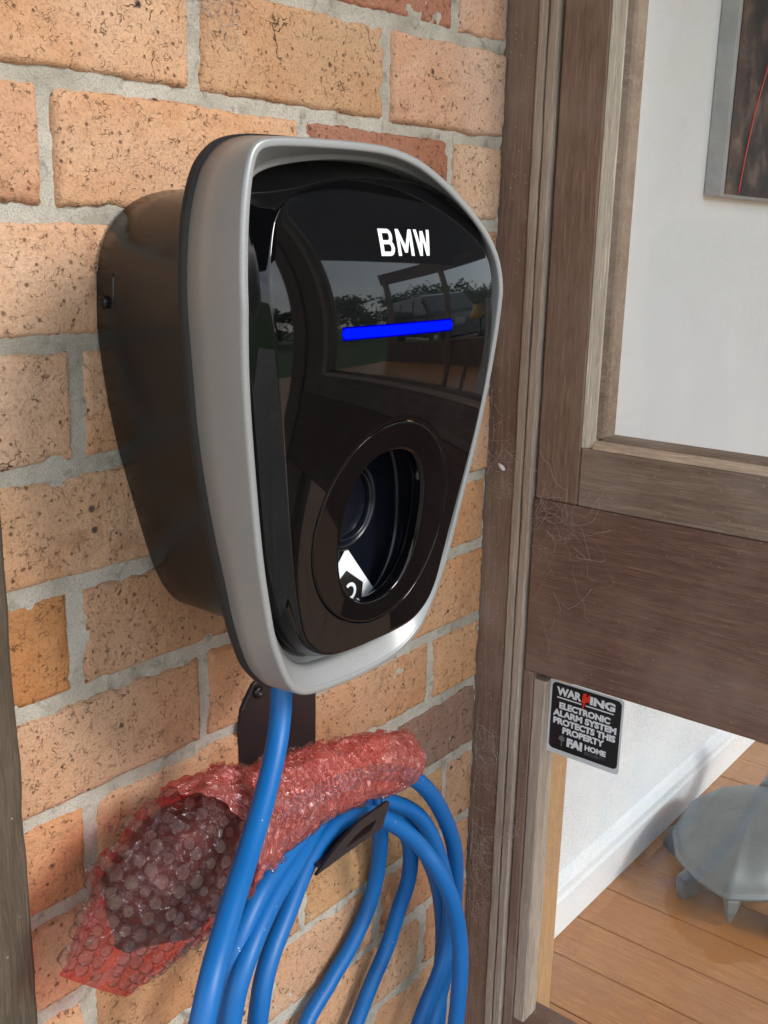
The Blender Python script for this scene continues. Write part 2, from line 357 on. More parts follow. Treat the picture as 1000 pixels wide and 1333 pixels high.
BC = {(-1, 1): RED, (-1, 2): PINK, (0, 0): TAN, (0, 1): (.54, .335, .20), (0, 2): PINK, (1, 0): ORANGE, (1, 1): TAN, (1, 2): RED, (1, 3): PALE, (2, 0): PALE, (2, 1): PALE, (2, 3): ORANGE,
      (3, 0): PALE, (3, 1): TAN, (4, 0): TAN, (4, 1): TAN, (4, 3): TAN, (5, 0): (.46, .23, .10), (5, 1): BROWN, (5, 3): (.56, .32, .175), (6, 0): BROWN, (6, 1): BROWN, (6, 3): (.57, .335, .19),
      (7, 0): (.50, .265, .145), (7, 1): TAN, (7, 2): (.54, .32, .19), (7, 3): (.57, .33, .18), (8, 0): BROWN, (8, 1): TAN, (8, 2): BROWN, (8, 3): PURP, (9, 0): TAN, (9, 1): (.48, .27, .15), (9, 2): (.52, .32, .17)}
wall = empty('brick_wall', (0, 0, -1.35), 'orange brick wall with rough grey mortar joints behind the wall charger', 'wall')
XL, XR = -.98, -.003
def make_brick(row, idx, xa, xb):
    L = xb - xa; H = .078
    nx = max(6, int(L / .0032)); nz = int(H / .0032)
    seed = V((R.uniform(0, 50), R.uniform(0, 50), R.uniform(0, 50)))
    tilt = R.uniform(-.002, .002); prot = R.uniform(-.0015, .0015); er = R.uniform(.0035, .0055)
    vs = []; fs = []
    for j in range(nz + 1):
        for i in range(nx + 1):
            u, v = i / nx, j / nz
            x = xa + u * L
            zt = jz(row, x) - .0045; zb = jz(row + 1, x) + .0045
            z = zb + v * (zt - zb)
            p = V((x, 0, z)) * 1.0 + seed
            e = min(u * L, (1 - u) * L, v * H, (1 - v) * H)            # distance to the nearest edge
            n1 = fbm(p * 38, 3); n2 = fbm(p * 150, 3); n3 = noise.noise(p * 14)
            ed = e / (er * (1 + .9 * n1))
            drop = .0 if ed >= 1 else (1 - sqrt(max(0, 1 - (1 - max(0, ed)) ** 2))) * er * 1.25
            chip = max(0, n1 - .25) * .010 * max(0, 1 - e / .012)
            y = -(prot + tilt * (u - .5)) + drop + chip - .0009 * n1 - .00055 * n2 - .001 * n3
            k = max(0, 1 - e / .008)
            wob = .0015 * n1 * k
            cx = wob if u < .5 else -wob
            vs.append((x + cx * (1 if min(u, 1 - u) * L < min(v, 1 - v) * H else .2), y, z + .0020 * noise.noise(p * 30 + V((9, 0, 0))) * k))
    for j in range(nz):
        for i in range(nx):
            a = j * (nx + 1) + i; fs.append((a, a + 1, a + nx + 2, a + nx + 1))
    ring = [i for i in range(nx + 1)] + [j * (nx + 1) + nx for j in range(1, nz + 1)] + [nz * (nx + 1) + i for i in range(nx - 1, -1, -1)] + [j * (nx + 1) for j in range(nz - 1, 0, -1)]
    b0 = len(vs)
    for r in ring: vs.append((vs[r][0], .02, vs[r][2]))
    n = len(ring)
    for q in range(n):
        s2 = (q + 1) % n; fs.append((ring[q], b0 + q, b0 + s2, ring[s2]))
    o = MB().add(vs, fs).build('brick', M_BRICK, wall)
    c = BC.get((row, idx)) or R.choice([TAN, PALE, ORANGE, BROWN, TAN, PINK])
    k = R.uniform(.95, 1.05); o.color = (c[0] * k, c[1] * k, c[2] * k, 1)
for row in range(-4, 14):
    hs = HEAD.get(row, [-.33, -.09])
    xs = [hs[0] - .24 * n for n in range(3, 0, -1)] + hs
    xs = [x for x in xs if x > XL + .03]; xs = [XL] + xs + [XR]
    shift = len([x for x in xs[1:-1] if x < hs[0] - .01])
    for i in range(len(xs) - 1):
        a, b = xs[i] + (.0048 if i else 0), xs[i + 1] - (.0048 if i < len(xs) - 2 else 0)
        idx = i - shift
        if b - a > .01: make_brick(row, idx, a, b)
# mortar bed with its own lumps, slightly proud of the brick arrises here and there
mb = MB(); nx, nz = 330, 520; vs = []; fs = []
for j in range(nz + 1):
    for i in range(nx + 1):
        x = XL + (XR - XL) * i / nx; z = -1.22 + 1.63 * j / nz; p = V((x, 3.3, z))
        y = .0034 - .0020 * fbm(p * 22, 3) - .0012 * noise.noise(p * 75) - .0010 * noise.noise(p * 210)
        vs.append((x, y, z))
for j in range(nz):
    for i in range(nx):
        a = j * (nx + 1) + i; fs.append((a, a + 1, a + nx + 2, a + nx + 1))
mb.add(vs, fs).build('mortar', M_MORTAR, wall)
MB().box(XL, XR - .004, .021, .05, -1.22, .44).build('wall_core', M_MORTAR, wall)

# weathered board on the left
bo = MB(); loops = []
for k in range(90):
    z = -1.22 + 1.64 * k / 89; p = V((0, 0, z)); e = -.6135 + .0025 * noise.noise(p * 14) + .0012 * noise.noise(p * 60)
    loops.append([(e - .098, -.002, z), (e - .098, -.025, z), (e - .05, -.0255 + .0008 * noise.noise(p * 30), z), (e - .004, -.025, z), (e, -.021, z), (e, -.002, z)])
bd = bo.loft(loops, True, True, True, smooth=False).build('timber_board', W_GREY)
tag(bd, 'weathered grey timber board fixed upright on the brick wall at the left edge', 'board')

# ------------------------------------------------------------------ charger
X0 = -.42
def Dz(z):
    s = (max(-.52, min(-.115, z)) + .3) / .2; return .1846 + .0194 * s - .0306 * s * s - .0353 * s ** 3
HALF = [(0, -.1215), (.035, -.1225), (.062, -.1268), (.084, -.1345), (.103, -.1455), (.119, -.160), (.130, -.1775), (.1358, -.197), (.1375, -.213), (.1362, -.235), (.1335, -.262),
        (.130, -.285), (.125, -.318), (.118, -.358), (.1108, -.398), (.1035, -.430), (.095, -.453), (.084, -.4705), (.071, -.4825), (.054, -.4895), (.033, -.4925), (0, -.4935)]
def resample(pts, n, closed):
    q = pts + ([pts[0]] if closed else []); d = [0]
    for a, b in zip(q, q[1:]): d.append(d[-1] + sqrt((a[0] - b[0]) ** 2 + (a[1] - b[1]) ** 2))
    xs = [p[0] for p in q]; ys = [p[1] for p in q]; out = []
    m_ = n if closed else n - 1
    for k in range(n):
        s = d[-1] * k / m_; out.append((interp(s, d, xs), interp(s, d, ys)))
    return out
half_s = [(p.x, p.z) for p in spline([(u, 0, z) for u, z in HALF], 8)]
OUT = resample(half_s + [(-u, z) for u, z in half_s[-2:0:-1]], 220, True)     # clockwise seen from the front
def inset(loop, d, times=1):
    """offset a loop inwards; d is a number or a function of (u, z)"""
    n = len(loop); out = []
    for i in range(n):
        a, b = loop[i - 2], loop[(i + 2) % n]; tx, tz = b[0] - a[0], b[1] - a[1]; l = sqrt(tx * tx + tz * tz) or 1
        nx_, nz_ = tz / l, -tx / l
        dd = d(*loop[i]) if callable(d) else d
        out.append((loop[i][0] + nx_ * dd, loop[i][1] + nz_ * dd))
    # normals must point to the middle
    return out
_t = inset(OUT, .01)
SGN = 1 if abs(_t[55][0]) < abs(OUT[55][0]) else -1
LIP = [(-.0044, -.1266), (.024, -.1318), (.0487, -.1408), (.0700, -.151), (.092, -.1638), (.111, -.1778), (.1235, -.191), (.130, -.2025), (.1335, -.215), (.1347, -.23), (.1347, -.245), (.1340, -.262), (.1318, -.289), (.127, -.324), (.1205, -.3565), (.1135, -.388),
       (.109, -.409), (.103, -.4315), (.0955, -.452), (.0865, -.4695), (.0745, -.484), (.0523, -.4945), (.0244, -.4982), (-.0025, -.4988), (-.034, -.4968), (-.053, -.4935), (-.0645, -.488), (-.0725, -.4805), (-.080, -.469), (-.087, -.4555), (-.093, -.4421), (-.099, -.4238),
       (-.1111, -.3784), (-.1235, -.3165), (-.1322, -.2645), (-.1365, -.2206), (-.1367, -.194), (-.1359, -.1772), (-.1345, -.1626), (-.1323, -.1495), (-.1290, -.1385), (-.1245, -.1328), (-.118, -.1298), (-.106, -.1280), (-.09, -.1270), (-.073, -.1263), (-.036, -.1256)]
REAR = [(0, -.1225), (.0487, -.1385), (.07, -.149), (.109, -.1778), (.128, -.204), (.1315, -.235), (.1285, -.289), (.1175, -.3565), (.106, -.409), (.093, -.452), (.073, -.4825), (.0244, -.4965), (-.0025, -.497), (-.05, -.4950), (-.0651, -.4909), (-.0778, -.4791), (-.0871, -.4646), (-.0972, -.4364),
        (-.1047, -.4046), (-.1126, -.3713), (-.12, -.3344), (-.1251, -.2993), (-.1282, -.2611), (-.1308, -.2242), (-.1305, -.2019), (-.1291, -.1844), (-.1261, -.1669), (-.1202, -.1486), (-.1133, -.1375), (-.1022, -.1285), (-.0885, -.1238), (-.0711, -.1217), (-.036, -.1208)]
PHALF = [(0, -.1435), (.03, -.1445), (.05, -.147), (.075, -.153), (.092, -.160), (.104, -.170), (.112, -.187), (.1165, -.205), (.117, -.222), (.113, -.27), (.1055, -.315), (.095, -.365), (.082, -.42), (.075, -.440), (.064, -.453), (.045, -.4615), (.02, -.4635), (0, -.4635)]
def closed_spline(pts, per=8):
    q = pts[-2:] + pts + pts[:3]; o = [(p.x, p.z) for p in spline([(u, 0, z) for u, z in q], per)]
    return o[2 * per:(2 + len(pts)) * per]
CEN = (0.0, -.31)
def ray_hit(loop, c, ang):
    dx, dz = cos(ang), sin(ang); best = 0
    for i in range(len(loop)):
        a, b = loop[i], loop[(i + 1) % len(loop)]
        ex, ez = b[0] - a[0], b[1] - a[1]; den = dx * ez - dz * ex
        if abs(den) < 1e-12: continue
        t = ((a[0] - c[0]) * ez - (a[1] - c[1]) * ex) / den; s = ((a[0] - c[0]) * dz - (a[1] - c[1]) * dx) / den
        if -1e-4 <= s <= 1 + 1e-4 and t > best: best = t
    return best
LIPS = closed_spline(LIP); REARS = closed_spline(REAR)
ph = [(p.x, p.z) for p in spline([(u, 0, z) for u, z in PHALF], 8)]; PAN = ph + [(-u, z) for u, z in ph[-2:0:-1]]
AL = resample(LIPS, 260, True); ANG = [math.atan2(z - CEN[1], u - CEN[0]) for u, z in AL]
def by_angle(loop): return [(CEN[0] + t * cos(a), CEN[1] + t * sin(a)) for a in ANG for t in [ray_hit(loop, CEN, a)]]
CL = by_angle(REARS); PL = by_angle(PAN)
_t = inset(AL, .004)
SA = 1 if abs(_t[60][0]) < abs(AL[60][0]) else -1
def ins(d, loop=None): return inset(loop or AL, (lambda u, z: SA * d(u, z)) if callable(d) else SA * d)
def lerp_loop(a, b, t): return [(p[0] + (q[0] - p[0]) * t, p[1] + (q[1] - p[1]) * t) for p, q in zip(a, b)]
def lerp_bot(a, b, t, k): return [(p[0] + (q[0] - p[0]) * (t + k * bot(p[1])), p[1] + (q[1] - p[1]) * (t + k * bot(p[1]))) for p, q in zip(a, b)]
def DL(z): return .189 + .1 * min(0, z + .22)
def bot(z): return smooth01((-.385 - z) / .085)
def lip3(loop, f): return [V((X0 + u, -f(u, z), z)) for u, z in loop]
charger = empty('wall_charger', (X0, 0, -.31), 'black and silver electric car charger mounted on the brick wall', 'charger')
# back box
BH = [(0, -.151), (.03, -.152), (.056, -.158), (.072, -.167), (.085, -.180), (.0935, -.198), (.0965, -.224), (.0975, -.25), (.093, -.29), (.085, -.333), (.0735, -.375), (.062, -.415), (.053, -.440), (.043, -.457), (.028, -.470), (.0, -.476)]
bh = [(p.x, p.z) for p in spline([(u, 0, z) for u, z in BH], 6)]
BOX = resample(bh + [(-u, z) for u, z in bh[-2:0:-1]], 120, True)
def bx(s, y): return [V((X0 + u * s, -y, -.31 + (z + .31) * s)) for u, z in BOX]
MB().loft([bx(.985, .0005), bx(.985, .0008), bx(1.0, .004), bx(1.0, .03), bx(1.003, .07), bx(1.01, .110), bx(1.03, .128), bx(1.09, .130)], True, True, True).build('back_box', M_BOX, charger)
# access flap and its screw on the left flank
sx = X0 - .0963
fl = MB(); ll = []
for (y0, y1, z0, z1, xo) in ((.0015, .021, -.2485, -.2085, .0012), (.0015, .021, -.2485, -.2085, -.0010), (.0023, .0202, -.2477, -.2093, -.0015)):
    c = .003; pts = [(y0, z0), (y1 - c, z0), (y1 - c * .3, z0 + c * .3), (y1, z0 + c), (y1, z1 - c), (y1 - c * .3, z1 - c * .3), (y1 - c, z1), (y0, z1)]
    ll.append([V((sx + .0013 * ((z + .245) / .03) ** 2 + xo, -y, z)) for y, z in pts])
flap = fl.loft(ll, True, False, True, smooth=False).build('access_flap', M_BOX, charger)
sc = MB(); Ms = Matrix.Translation((sx - .0012, -.0118, -.229)) @ Matrix.Rotation(-pi / 2, 4, 'Y')
sc.lathe([(.0045, -.002), (.0046, .0012), (.0042, .0024), (.0030, .0032), (.0016, .0034), (.0012, .0024), (0, .0022)], 20, Ms)
scr = sc.build('screw', M_SCREW, flap)
# gasket + silver frame
def flat(loop, y): return [V((X0 + u, -y, z)) for u, z in loop]
def radial(loop, d): return [(u + (CEN[0] - u) * d / .14, z + (CEN[1] - z) * d / .14) for u, z in loop]
MB().loft([flat(radial(CL, .010), .126), flat(radial(CL, .0005), .1265), flat(CL, .128), flat(CL, .1335), flat(radial(CL, .0018), .1345), flat(radial(CL, .0018), .137)], True, False, False).build('gasket', M_RUB, charger)
F = [flat(radial(CL, .0022), .1345), flat(radial(CL, .0008), .1352)]
F.append([V((X0 + u, -(.1352 + (DL(z) - .0030 - .1352) * .5), z)) for u, z in lerp_loop(radial(CL, .0002), AL, .5)])
F.append(lip3(AL, lambda u, z: DL(z) - .0034))
for dx, dy in [(0, .0024), (.0001, .0014), (.0006, .0006), (.0013, .0001), (.0021, 0), (.0040, 0), (.0047, .0002), (.0053, .0008), (.0056, .0018)]:
    F.append(lip3(ins(lambda u, z: dx), lambda u, z: DL(z) - dy))
for t_, dy in ((.33, .0075), (.37, .0135), (.385, .0142), (.49, .0152), (.515, .0160)):
    F.append(lip3(lerp_bot(AL, PL, t_, .28), lambda u, z: DL(z) - dy * (1 - .25 * bot(z))))
F.append(lip3(lerp_bot(AL, PL, .56, .38), lambda u, z: Dz(z) - .032))
frame = MB().loft(F).build('frame', M_SILVER, charger)
# black front panel: convex pillow with rounded shoulders and a round hole
GC = (0.0, -.374); GR = .0735
def pan(u, z): return Dz(z) + .0118 - .48 * u * u
GUT = lerp_bot(AL, PL, .53, .36)
loops = [lip3(GUT, lambda u, z: Dz(z) - .026)]
PR = [1 - .0022 / .12, 1 - .0016 / .12, 1 - .0009 / .12, 1 - .0003 / .12, 1.0]
for k in range(6):
    t = k / 6
    lo_ = lerp_loop(GUT, PL, t * .985); loops.append(lip3(lo_, lambda u, z: pan(u, z) - .0125 + .0105 * t - .0016 * sin(pi * t)))
for k in range(6):
    a = k / 5
    loops.append(lip3(lerp_loop(GUT, PL, .985) if k == 0 else lerp_loop(PL, radial(PL, .0022), a), lambda u, z: pan(u, z) - .0020 * (1 - a) ** 2))
edge = radial(PL, .0030)
face = []
N = len(edge); angs = [math.atan2(z - GC[1], u - GC[0]) for u, z in edge]
NR = 44
for k in range(1, NR + 1):
    t = k / NR; ring = []
    for (u, z), a in zip(edge, angs):
        gu, gz = GC[0] + GR * cos(a), GC[1] + GR * sin(a)
        uu, zz = u + (gu - u) * t, z + (gz - z) * t; ring.append(V((X0 + uu, -pan(uu, zz), zz)))
    face.append(ring)
last = face[-1]
face.append([V((p.x + (X0 + GC[0] - p.x) * .006, p.y + .0005, p.z + (GC[1] - p.z) * .006)) for p in last])
face.append([V((p.x + (X0 + GC[0] - p.x) * .008, p.y + .006, p.z + (GC[1] - p.z) * .008)) for p in last])
panel = MB().loft(loops + face).build('front_panel', M_GLOSS, charger)
# socket trim: disc between the groove and the oval mouth, then the cup behind it
OC = (-.001, -.3765); OA, OB, OE = .0432, .0545, 2.35
def oval(a, k): 
    c, s = cos(a), sin(a); return (OC[0] + math.copysign(abs(c) ** (2 / OE), c) * (OA + k), OC[1] + math.copysign(abs(s) ** (2 / OE), s) * (OB + k))
def gcirc(a, r): return (GC[0] + r * cos(a), GC[1] + r * sin(a))
NA = 120; A_ = [2 * pi * k / NA for k in range(NA)]
def disc_loop(fn, dd, y=None): 
    o = []
    for a in A_:
        u, z = fn(a); o.append(V((X0 + u, -(pan(u, z) - dd) if y is None else -y, z)))
    return o
tl = [disc_loop(lambda a: gcirc(a, GR - .0012), .006), disc_loop(lambda a: gcirc(a, GR - .0010), .0003), disc_loop(lambda a: gcirc(a, GR - .0012), .0001)]
for k in range(1, 9):
    t = k / 9
    tl.append(disc_loop(lambda a: tuple(p + (q - p) * t for p, q in zip(gcirc(a, GR - .0012), oval(a, .0030))), .0001 + .0011 * t))
for k in range(0, 7):
    b = pi / 2 * k / 6
    tl.append(disc_loop(lambda a: oval(a, .0030 - .0030 * sin(b)), .0012 + .0030 * (1 - cos(b))))
tl.append(disc_loop(lambda a: oval(a, -.0004), .009))
trim = MB().loft(tl, flip=True).build('socket_trim', M_TRIM, charger)
cl = [disc_loop(lambda a: oval(a, .0012), .0085), disc_loop(lambda a: oval(a, -.0002), .0092), disc_loop(lambda a: oval(a, .002), .014), disc_loop(lambda a: oval(a, .009), 0, .178),
      disc_loop(lambda a: oval(a, .015), 0, .165), disc_loop(lambda a: oval(a, .0165), 0, .157), disc_loop(lambda a: oval(a, .0160), 0, .152), disc_loop(lambda a: oval(a, .0140), 0, .1498), disc_loop(lambda a: oval(a, .0105), 0, .149), disc_loop(lambda a: oval(a, -.01), 0, .149), disc_loop(lambda a: (OC[0] + .004 * cos(a), OC[1] + .004 * sin(a)), 0, .149)]
cup = MB().loft(cl, cap1=True, flip=True).build('socket_cup', M_CUP, charger)
Mr = Matrix.Translation((X0 - .002, -.1485, -.366)) @ Matrix.Rotation(pi / 2, 4, 'X')
sr = MB().lathe([(.0345, 0), (.0345, .003), (.0335, .0042), (.0315, .0046), (.0298, .004), (.029, .0025), (.0285, .0020), (.0275, .0020), (.0272, .0050), (.0262, .0058), (.0248, .0052), (.0242, -.0), (.0242, -.012), (.0, -.012)], 64, Mr).build('socket_ring', M_CUP, cup)
# plug-type label stuck on the back of the cup
def poly_plate(name, pts, y, th, mat, parent):
    """flat plate parallel to the wall; pts are (x, z)"""
    n = len(pts); a = [V((x, -y, z)) for x, z in pts]; b = [V((x, -(y + th), z)) for x, z in pts]
    mbx = MB(); mbx.add(a + b, [tuple(range(n, 2 * n))] + [(i, (i + 1) % n, n + (i + 1) % n, n + i) for i in range(n)], False)
    return mbx.build(name, mat, parent)
lx = X0
lab = poly_plate('socket_label', [(lx - .0405, -.4455), (lx - .036, -.4478), (lx - .012, -.4395 - .0105), (lx + .012, -.4500), (lx + .036, -.4478), (lx + .0385, -.4462), (lx + .002, -.4015), (lx - .002, -.4015)], .1503, .0004, M_WHITE, cup)
poly_plate('label_pentagon', [(lx - .017, -.4455), (lx + .017, -.4455), (lx + .019, -.430), (lx, -.4165), (lx - .019, -.430)], .1508, .0003, M_INK, lab)
def arc_strip(cx, cz, r, w_, a0, a1, n=16):
    o = [(cx + (r + w_) * cos(a0 + (a1 - a0) * k / n), cz + (r + w_) * sin(a0 + (a1 - a0) * k / n)) for k in range(n + 1)]
    return o + [(cx + (r - w_) * cos(a1 - (a1 - a0) * k / n), cz + (r - w_) * sin(a1 - (a1 - a0) * k / n)) for k in range(n + 1)]
def strip_plate(name, o, y, th, mat, parent):
    n = len(o) // 2; mbx = MB(); a = [V((x, -(y + th), z)) for x, z in o]
    mbx.add(a, [(k, k + 1, 2 * n - 2 - k, 2 * n - 1 - k) for k in range(n - 1)], False); return mbx.build(name, mat, parent)
strip_plate('label_letter', arc_strip(lx + .004, -.4335, .0055, .0014, -radians(130), radians(130)), .1511, .0003, M_WHITE, lab)
# light bar
lb = MB()
Lh = .0031; lo = [(-.0615 + Lh + Lh * cos(a), Lh * sin(a)) for a in [pi / 2 + pi * k / 10 for k in range(11)]] + [(.0555 - Lh + Lh * cos(a), Lh * sin(a)) for a in [-pi / 2 + pi * k / 10 for k in range(11)]]
nn = 40
top = [V((X0 + u, -(pan(u, z) + .0004), z)) for u, z in [(-.0610 + .117 * k / nn, -.2395 + Lh * sqrt(max(0.05, 1 - max(0, abs(k / nn - .5) * 2 - .94) ** 2 / .0036))) for k in range(nn + 1)]]
botm = [V((p.x, -(pan(p.x - X0, 2 * -.2395 - p.z) + .0004), 2 * -.2395 - p.z)) for p in top]
lbar = lb.loft([top, botm], False).build('light_bar', M_LED, charger)
def led_strip(name, g_, lift, mat):
    us = [-.0600 + .115 * k / 40 for k in range(41)]
    MB().loft([[V((X0 + u, -(pan(u, z) + lift), z)) for u in us] for z in (-.2395 + Lh + g_, -.2395 - Lh - g_)], False).build(name, mat, lbar)
led_strip('light_bleed', .0006, .0002, mat_emit('blue_bleed', (.0, .0, 1.0), .30)); led_strip('light_bleed', .0012, .0001, mat_emit('blue_bleed', (.0, .0, 1.0), .06))
# maker's lettering, printed on the panel
def letter_quads():
    q = []
    def bar(x0, z0, x1, z1, w_): # slanted bar with horizontal ends
        q.append([(x0, z0), (x0 + w_, z0), (x1 + w_, z1), (x1, z1)])
    # B
    s = .2
    q.append([(0, 0), (s, 0), (s, 1), (0, 1)])
    q.append([(s, .84), (.50, .84), (.50, 1), (s, 1)]); q.append([(s, .43), (.50, .43), (.50, .58), (s, .58)]); q.append([(s, 0), (.52, 0), (.52, .16), (s, .16)])
    def bow(cx, cz, ro, rz, ri_x, ri_z):
        n = 10
        for k in range(n):
            a, b = -pi / 2 + pi * k / n, -pi / 2 + pi * (k + 1) / n
            q.append([(cx + ri_x * cos(a), cz + ri_z * sin(a)), (cx + ro * cos(a), cz + rz * sin(a)), (cx + ro * cos(b), cz + rz * sin(b)), (cx + ri_x * cos(b), cz + ri_z * sin(b))])
    bow(.50, .715, .26, .285, .07, .125); bow(.52, .29, .29, .29, .09, .135)
    # M
    x = .98
    q.append([(x, 0), (x + .19, 0), (x + .19, 1), (x, 1)]); q.append([(x + .77, 0), (x + .96, 0), (x + .96, 1), (x + .77, 1)])
    bar(x + .38, .12, x + .02, 1, .21) if False else None
    q.append([(x + .19, 1), (x + .19, .62), (x + .40, .12), (x + .48, .40)]); q.append([(x + .48, .40), (x + .56, .12), (x + .77, .62), (x + .77, 1)]); q.append([(x + .40, .12), (x + .56, .12), (x + .48, .40), (x + .48, .40)])
    # W
    x = 2.08
    bar(x + .20, 0, x, 1, .19); bar(x + .20, 0, x + .40, .95, .17); bar(x + .62, 0, x + .42, .95, .17); bar(x + .62, 0, x + .83, 1, .19)
    return q
tx = MB(); LW, LHh = .0555, .0168
for q in letter_quads():
    n_ = 4; g = []
    for j in range(n_ + 1):
        for i in range(n_ + 1):
            s_, t_ = i / n_, j / n_
            a = [q[0][c] + (q[1][c] - q[0][c]) * s_ for c in (0, 1)]; b = [q[3][c] + (q[2][c] - q[3][c]) * s_ for c in (0, 1)]
            u = -.0185 + (a[0] + (b[0] - a[0]) * t_) / 3.10 * LW; z = -.1930 + (a[1] + (b[1] - a[1]) * t_) * LHh
            g.append(V((X0 + u, -(pan(u, z) + .0004), z)))
    tx.add(g, [(j * (n_ + 1) + i, j * (n_ + 1) + i + 1, (j + 1) * (n_ + 1) + i + 1, (j + 1) * (n_ + 1) + i) for j in range(n_) for i in range(n_)])
tx.build('lettering', M_WHITE, charger)
# ------------------------------------------------------------------ bracket, cable, wrapped connector
br = empty('cable_bracket', (-.34, 0, -.72), 'black steel hook plate holding the blue cable below the charger', 'bracket')
pl = [(-.386, -.730), (-.290, -.730), (-.290, -.560), (-.356, -.560), (-.372, -.566), (-.3865, -.586), (-.3885, -.600)]
def plate_bev(pts, y0, y1, c, mb_):
    n = len(pts); cx = sum(p[0] for p in pts) / n; cz = sum(p[1] for p in pts) / n
    k = lambda s: [(cx + (x - cx) * s, cz + (z - cz) * s) for x, z in pts]
    L_ = [[V((x, -y0, z)) for x, z in pts], [V((x, -(y1 - c), z)) for x, z in pts], [V((x, -y1, z)) for x, z in k(1 - c / .05)]]
    return mb_.loft(L_, True, True, True, smooth=False, flip=False)
plate = plate_bev(pl, .0, .0045, .0008, MB()).build('plate', M_STEEL, br)
Mq = Matrix.Translation((-.3675, -.0045, -.5745)) @ Matrix.Rotation(pi / 2, 4, 'X')
MB().lathe([(.0058, 0), (.0058, .0012), (.0050, .0028), (.0034, .0036), (.0022, .0036), (.0018, .0018), (0, .0016)], 24, Mq).build('screw', M_SCREW, plate)
hk = MB(); hk.box(-.384, -.300, -.0935, -.0045, -.7065, -.7040, .0006)
hk.build('hook_arm', M_STEEL, br)
# upturned end plate with a slot
lpo = [(-.3905, -.7085), (-.345, -.7062), (-.304, -.7052), (-.2995, -.7035), (-.2880, -.6862), (-.2890, -.6835), (-.2920, -.6832), (-.3300, -.6850), (-.3620, -.6945), (-.3885, -.7072)]
slot = [(-.3500, -.7010), (-.340, -.7012), (-.317, -.7005), (-.3155, -.6998), (-.3090, -.6945), (-.309, -.6935), (-.311, -.6930), (-.328, -.6938), (-.340, -.6965), (-.351, -.7003)]
def yl(z, y): return -(y - (z + .70) * .10)
lo_f = [[V((x, yl(z, .0925), z)) for x, z in lpo], [V((x, yl(z, .0955), z)) for x, z in lpo], [V((x, yl(z, .0955), z)) for x, z in slot], [V((x, yl(z, .0925), z)) for x, z in slot], [V((x, yl(z, .0925), z)) for x, z in lpo]]
MB().loft(lo_f, smooth=False).build('hook_lip', M_STEEL, br)
CAB = [(-.421, -.085, -.468), (-.430, -.095, -.520), (-.445, -.105, -.556), (-.475, -.122, -.583), (-.511, -.142, -.603), (-.559, -.170, -.622), (-.600, -.193, -.650), (-.622, -.20, -.72),
       (-.600, -.195, -.86), (-.51, -.18, -1.00), (-.38, -.155, -1.075), (-.265, -.13, -1.06), (-.210, -.122, -1.00),
       # front right strand up to the hook and over it
       (-.196, -.12, -.92), (-.193, -.115, -.873), (-.202, -.11, -.827), (-.215, -.100, -.790), (-.226, -.086, -.764), (-.243, -.076, -.742), (-.268, -.068, -.720), (-.297, -.066, -.703), (-.335, -.068, -.6985), (-.382, -.079, -.707),
       (-.426, -.095, -.728), (-.457, -.105, -.750), (-.472, -.110, -.778), (-.476, -.110, -.82), (-.465, -.108, -.90), (-.42, -.09, -.985), (-.365, -.055, -.995), (-.325, -.02, -.957),
       # wall-side strand up behind the hook
       (-.277, -.0125, -.930), (-.243, -.012, -.906), (-.214, -.012, -.873), (-.205, -.016, -.831), (-.214, -.026, -.778), (-.232, -.038, -.742), (-.262, -.045, -.715), (-.300, -.049, -.697), (-.351, -.066, -.683), (-.406, -.090, -.686), (-.451, -.105, -.694), (-.493, -.120, -.713),
       (-.514, -.125, -.743), (-.521, -.126, -.79), (-.505, -.12, -.89), (-.45, -.10, -1.0), (-.36, -.06, -1.06), (-.29, -.03, -1.035), (-.243, -.02, -1.001),
       (-.216, -.02, -.964), (-.190, -.02, -.933), (-.176, -.023, -.895), (-.168, -.03, -.855), (-.178, -.038, -.808), (-.205, -.046, -.765), (-.228, -.050, -.734), (-.255, -.052, -.713)]
CAB2 = [(-.255, -.052, -.713), (-.241, -.0535, -.7200), (-.207, -.058, -.743), (-.190, -.066, -.766), (-.178, -.073, -.798), (-.170, -.078, -.830), (-.160, -.080, -.868), (-.160, -.080, -.909), (-.175, -.080, -.945), (-.195, -.075, -.985), (-.25, -.075, -1.06), (-.36, -.09, -1.075), (-.46, -.105, -.99), (-.512, -.113, -.87), (-.518, -.114, -.775), (-.503, -.112, -.722), (-.480, -.107, -.694), (-.446, -.097, -.680), (-.394, -.080, -.676), (-.345, -.060, -.681), (-.300, -.046, -.690), (-.245, -.040, -.715), (-.200, -.048, -.765), (-.172, -.055, -.812), (-.132, -.045, -.880), (-.113, -.040, -.947), (-.106, -.035, -1.003), (-.103, -.032, -1.09), (-.135, -.035, -1.16), (-.19, -.045, -1.15), (-.165, -.05, -1.085),
        (-.126, -.050, -1.016), (-.130, -.060, -.955), (-.130, -.065, -.906), (-.139, -.072, -.855), (-.148, -.075, -.812), (-.162, -.075, -.777), (-.186, -.075, -.737), (-.214, -.075, -.704), (-.240, -.074, -.684), (-.275, -.073, -.668), (-.33, -.073, -.655), (-.40, -.076, -.648), (-.455, -.079, -.645)]
path = spline(CAB + CAB2[1:], 9)
cab = MB().tube(path, .0085, 20).build('charging_cable', M_CABLE)
tag(cab, 'thick blue charging cable coiled over the black hook below the charger', 'cable')

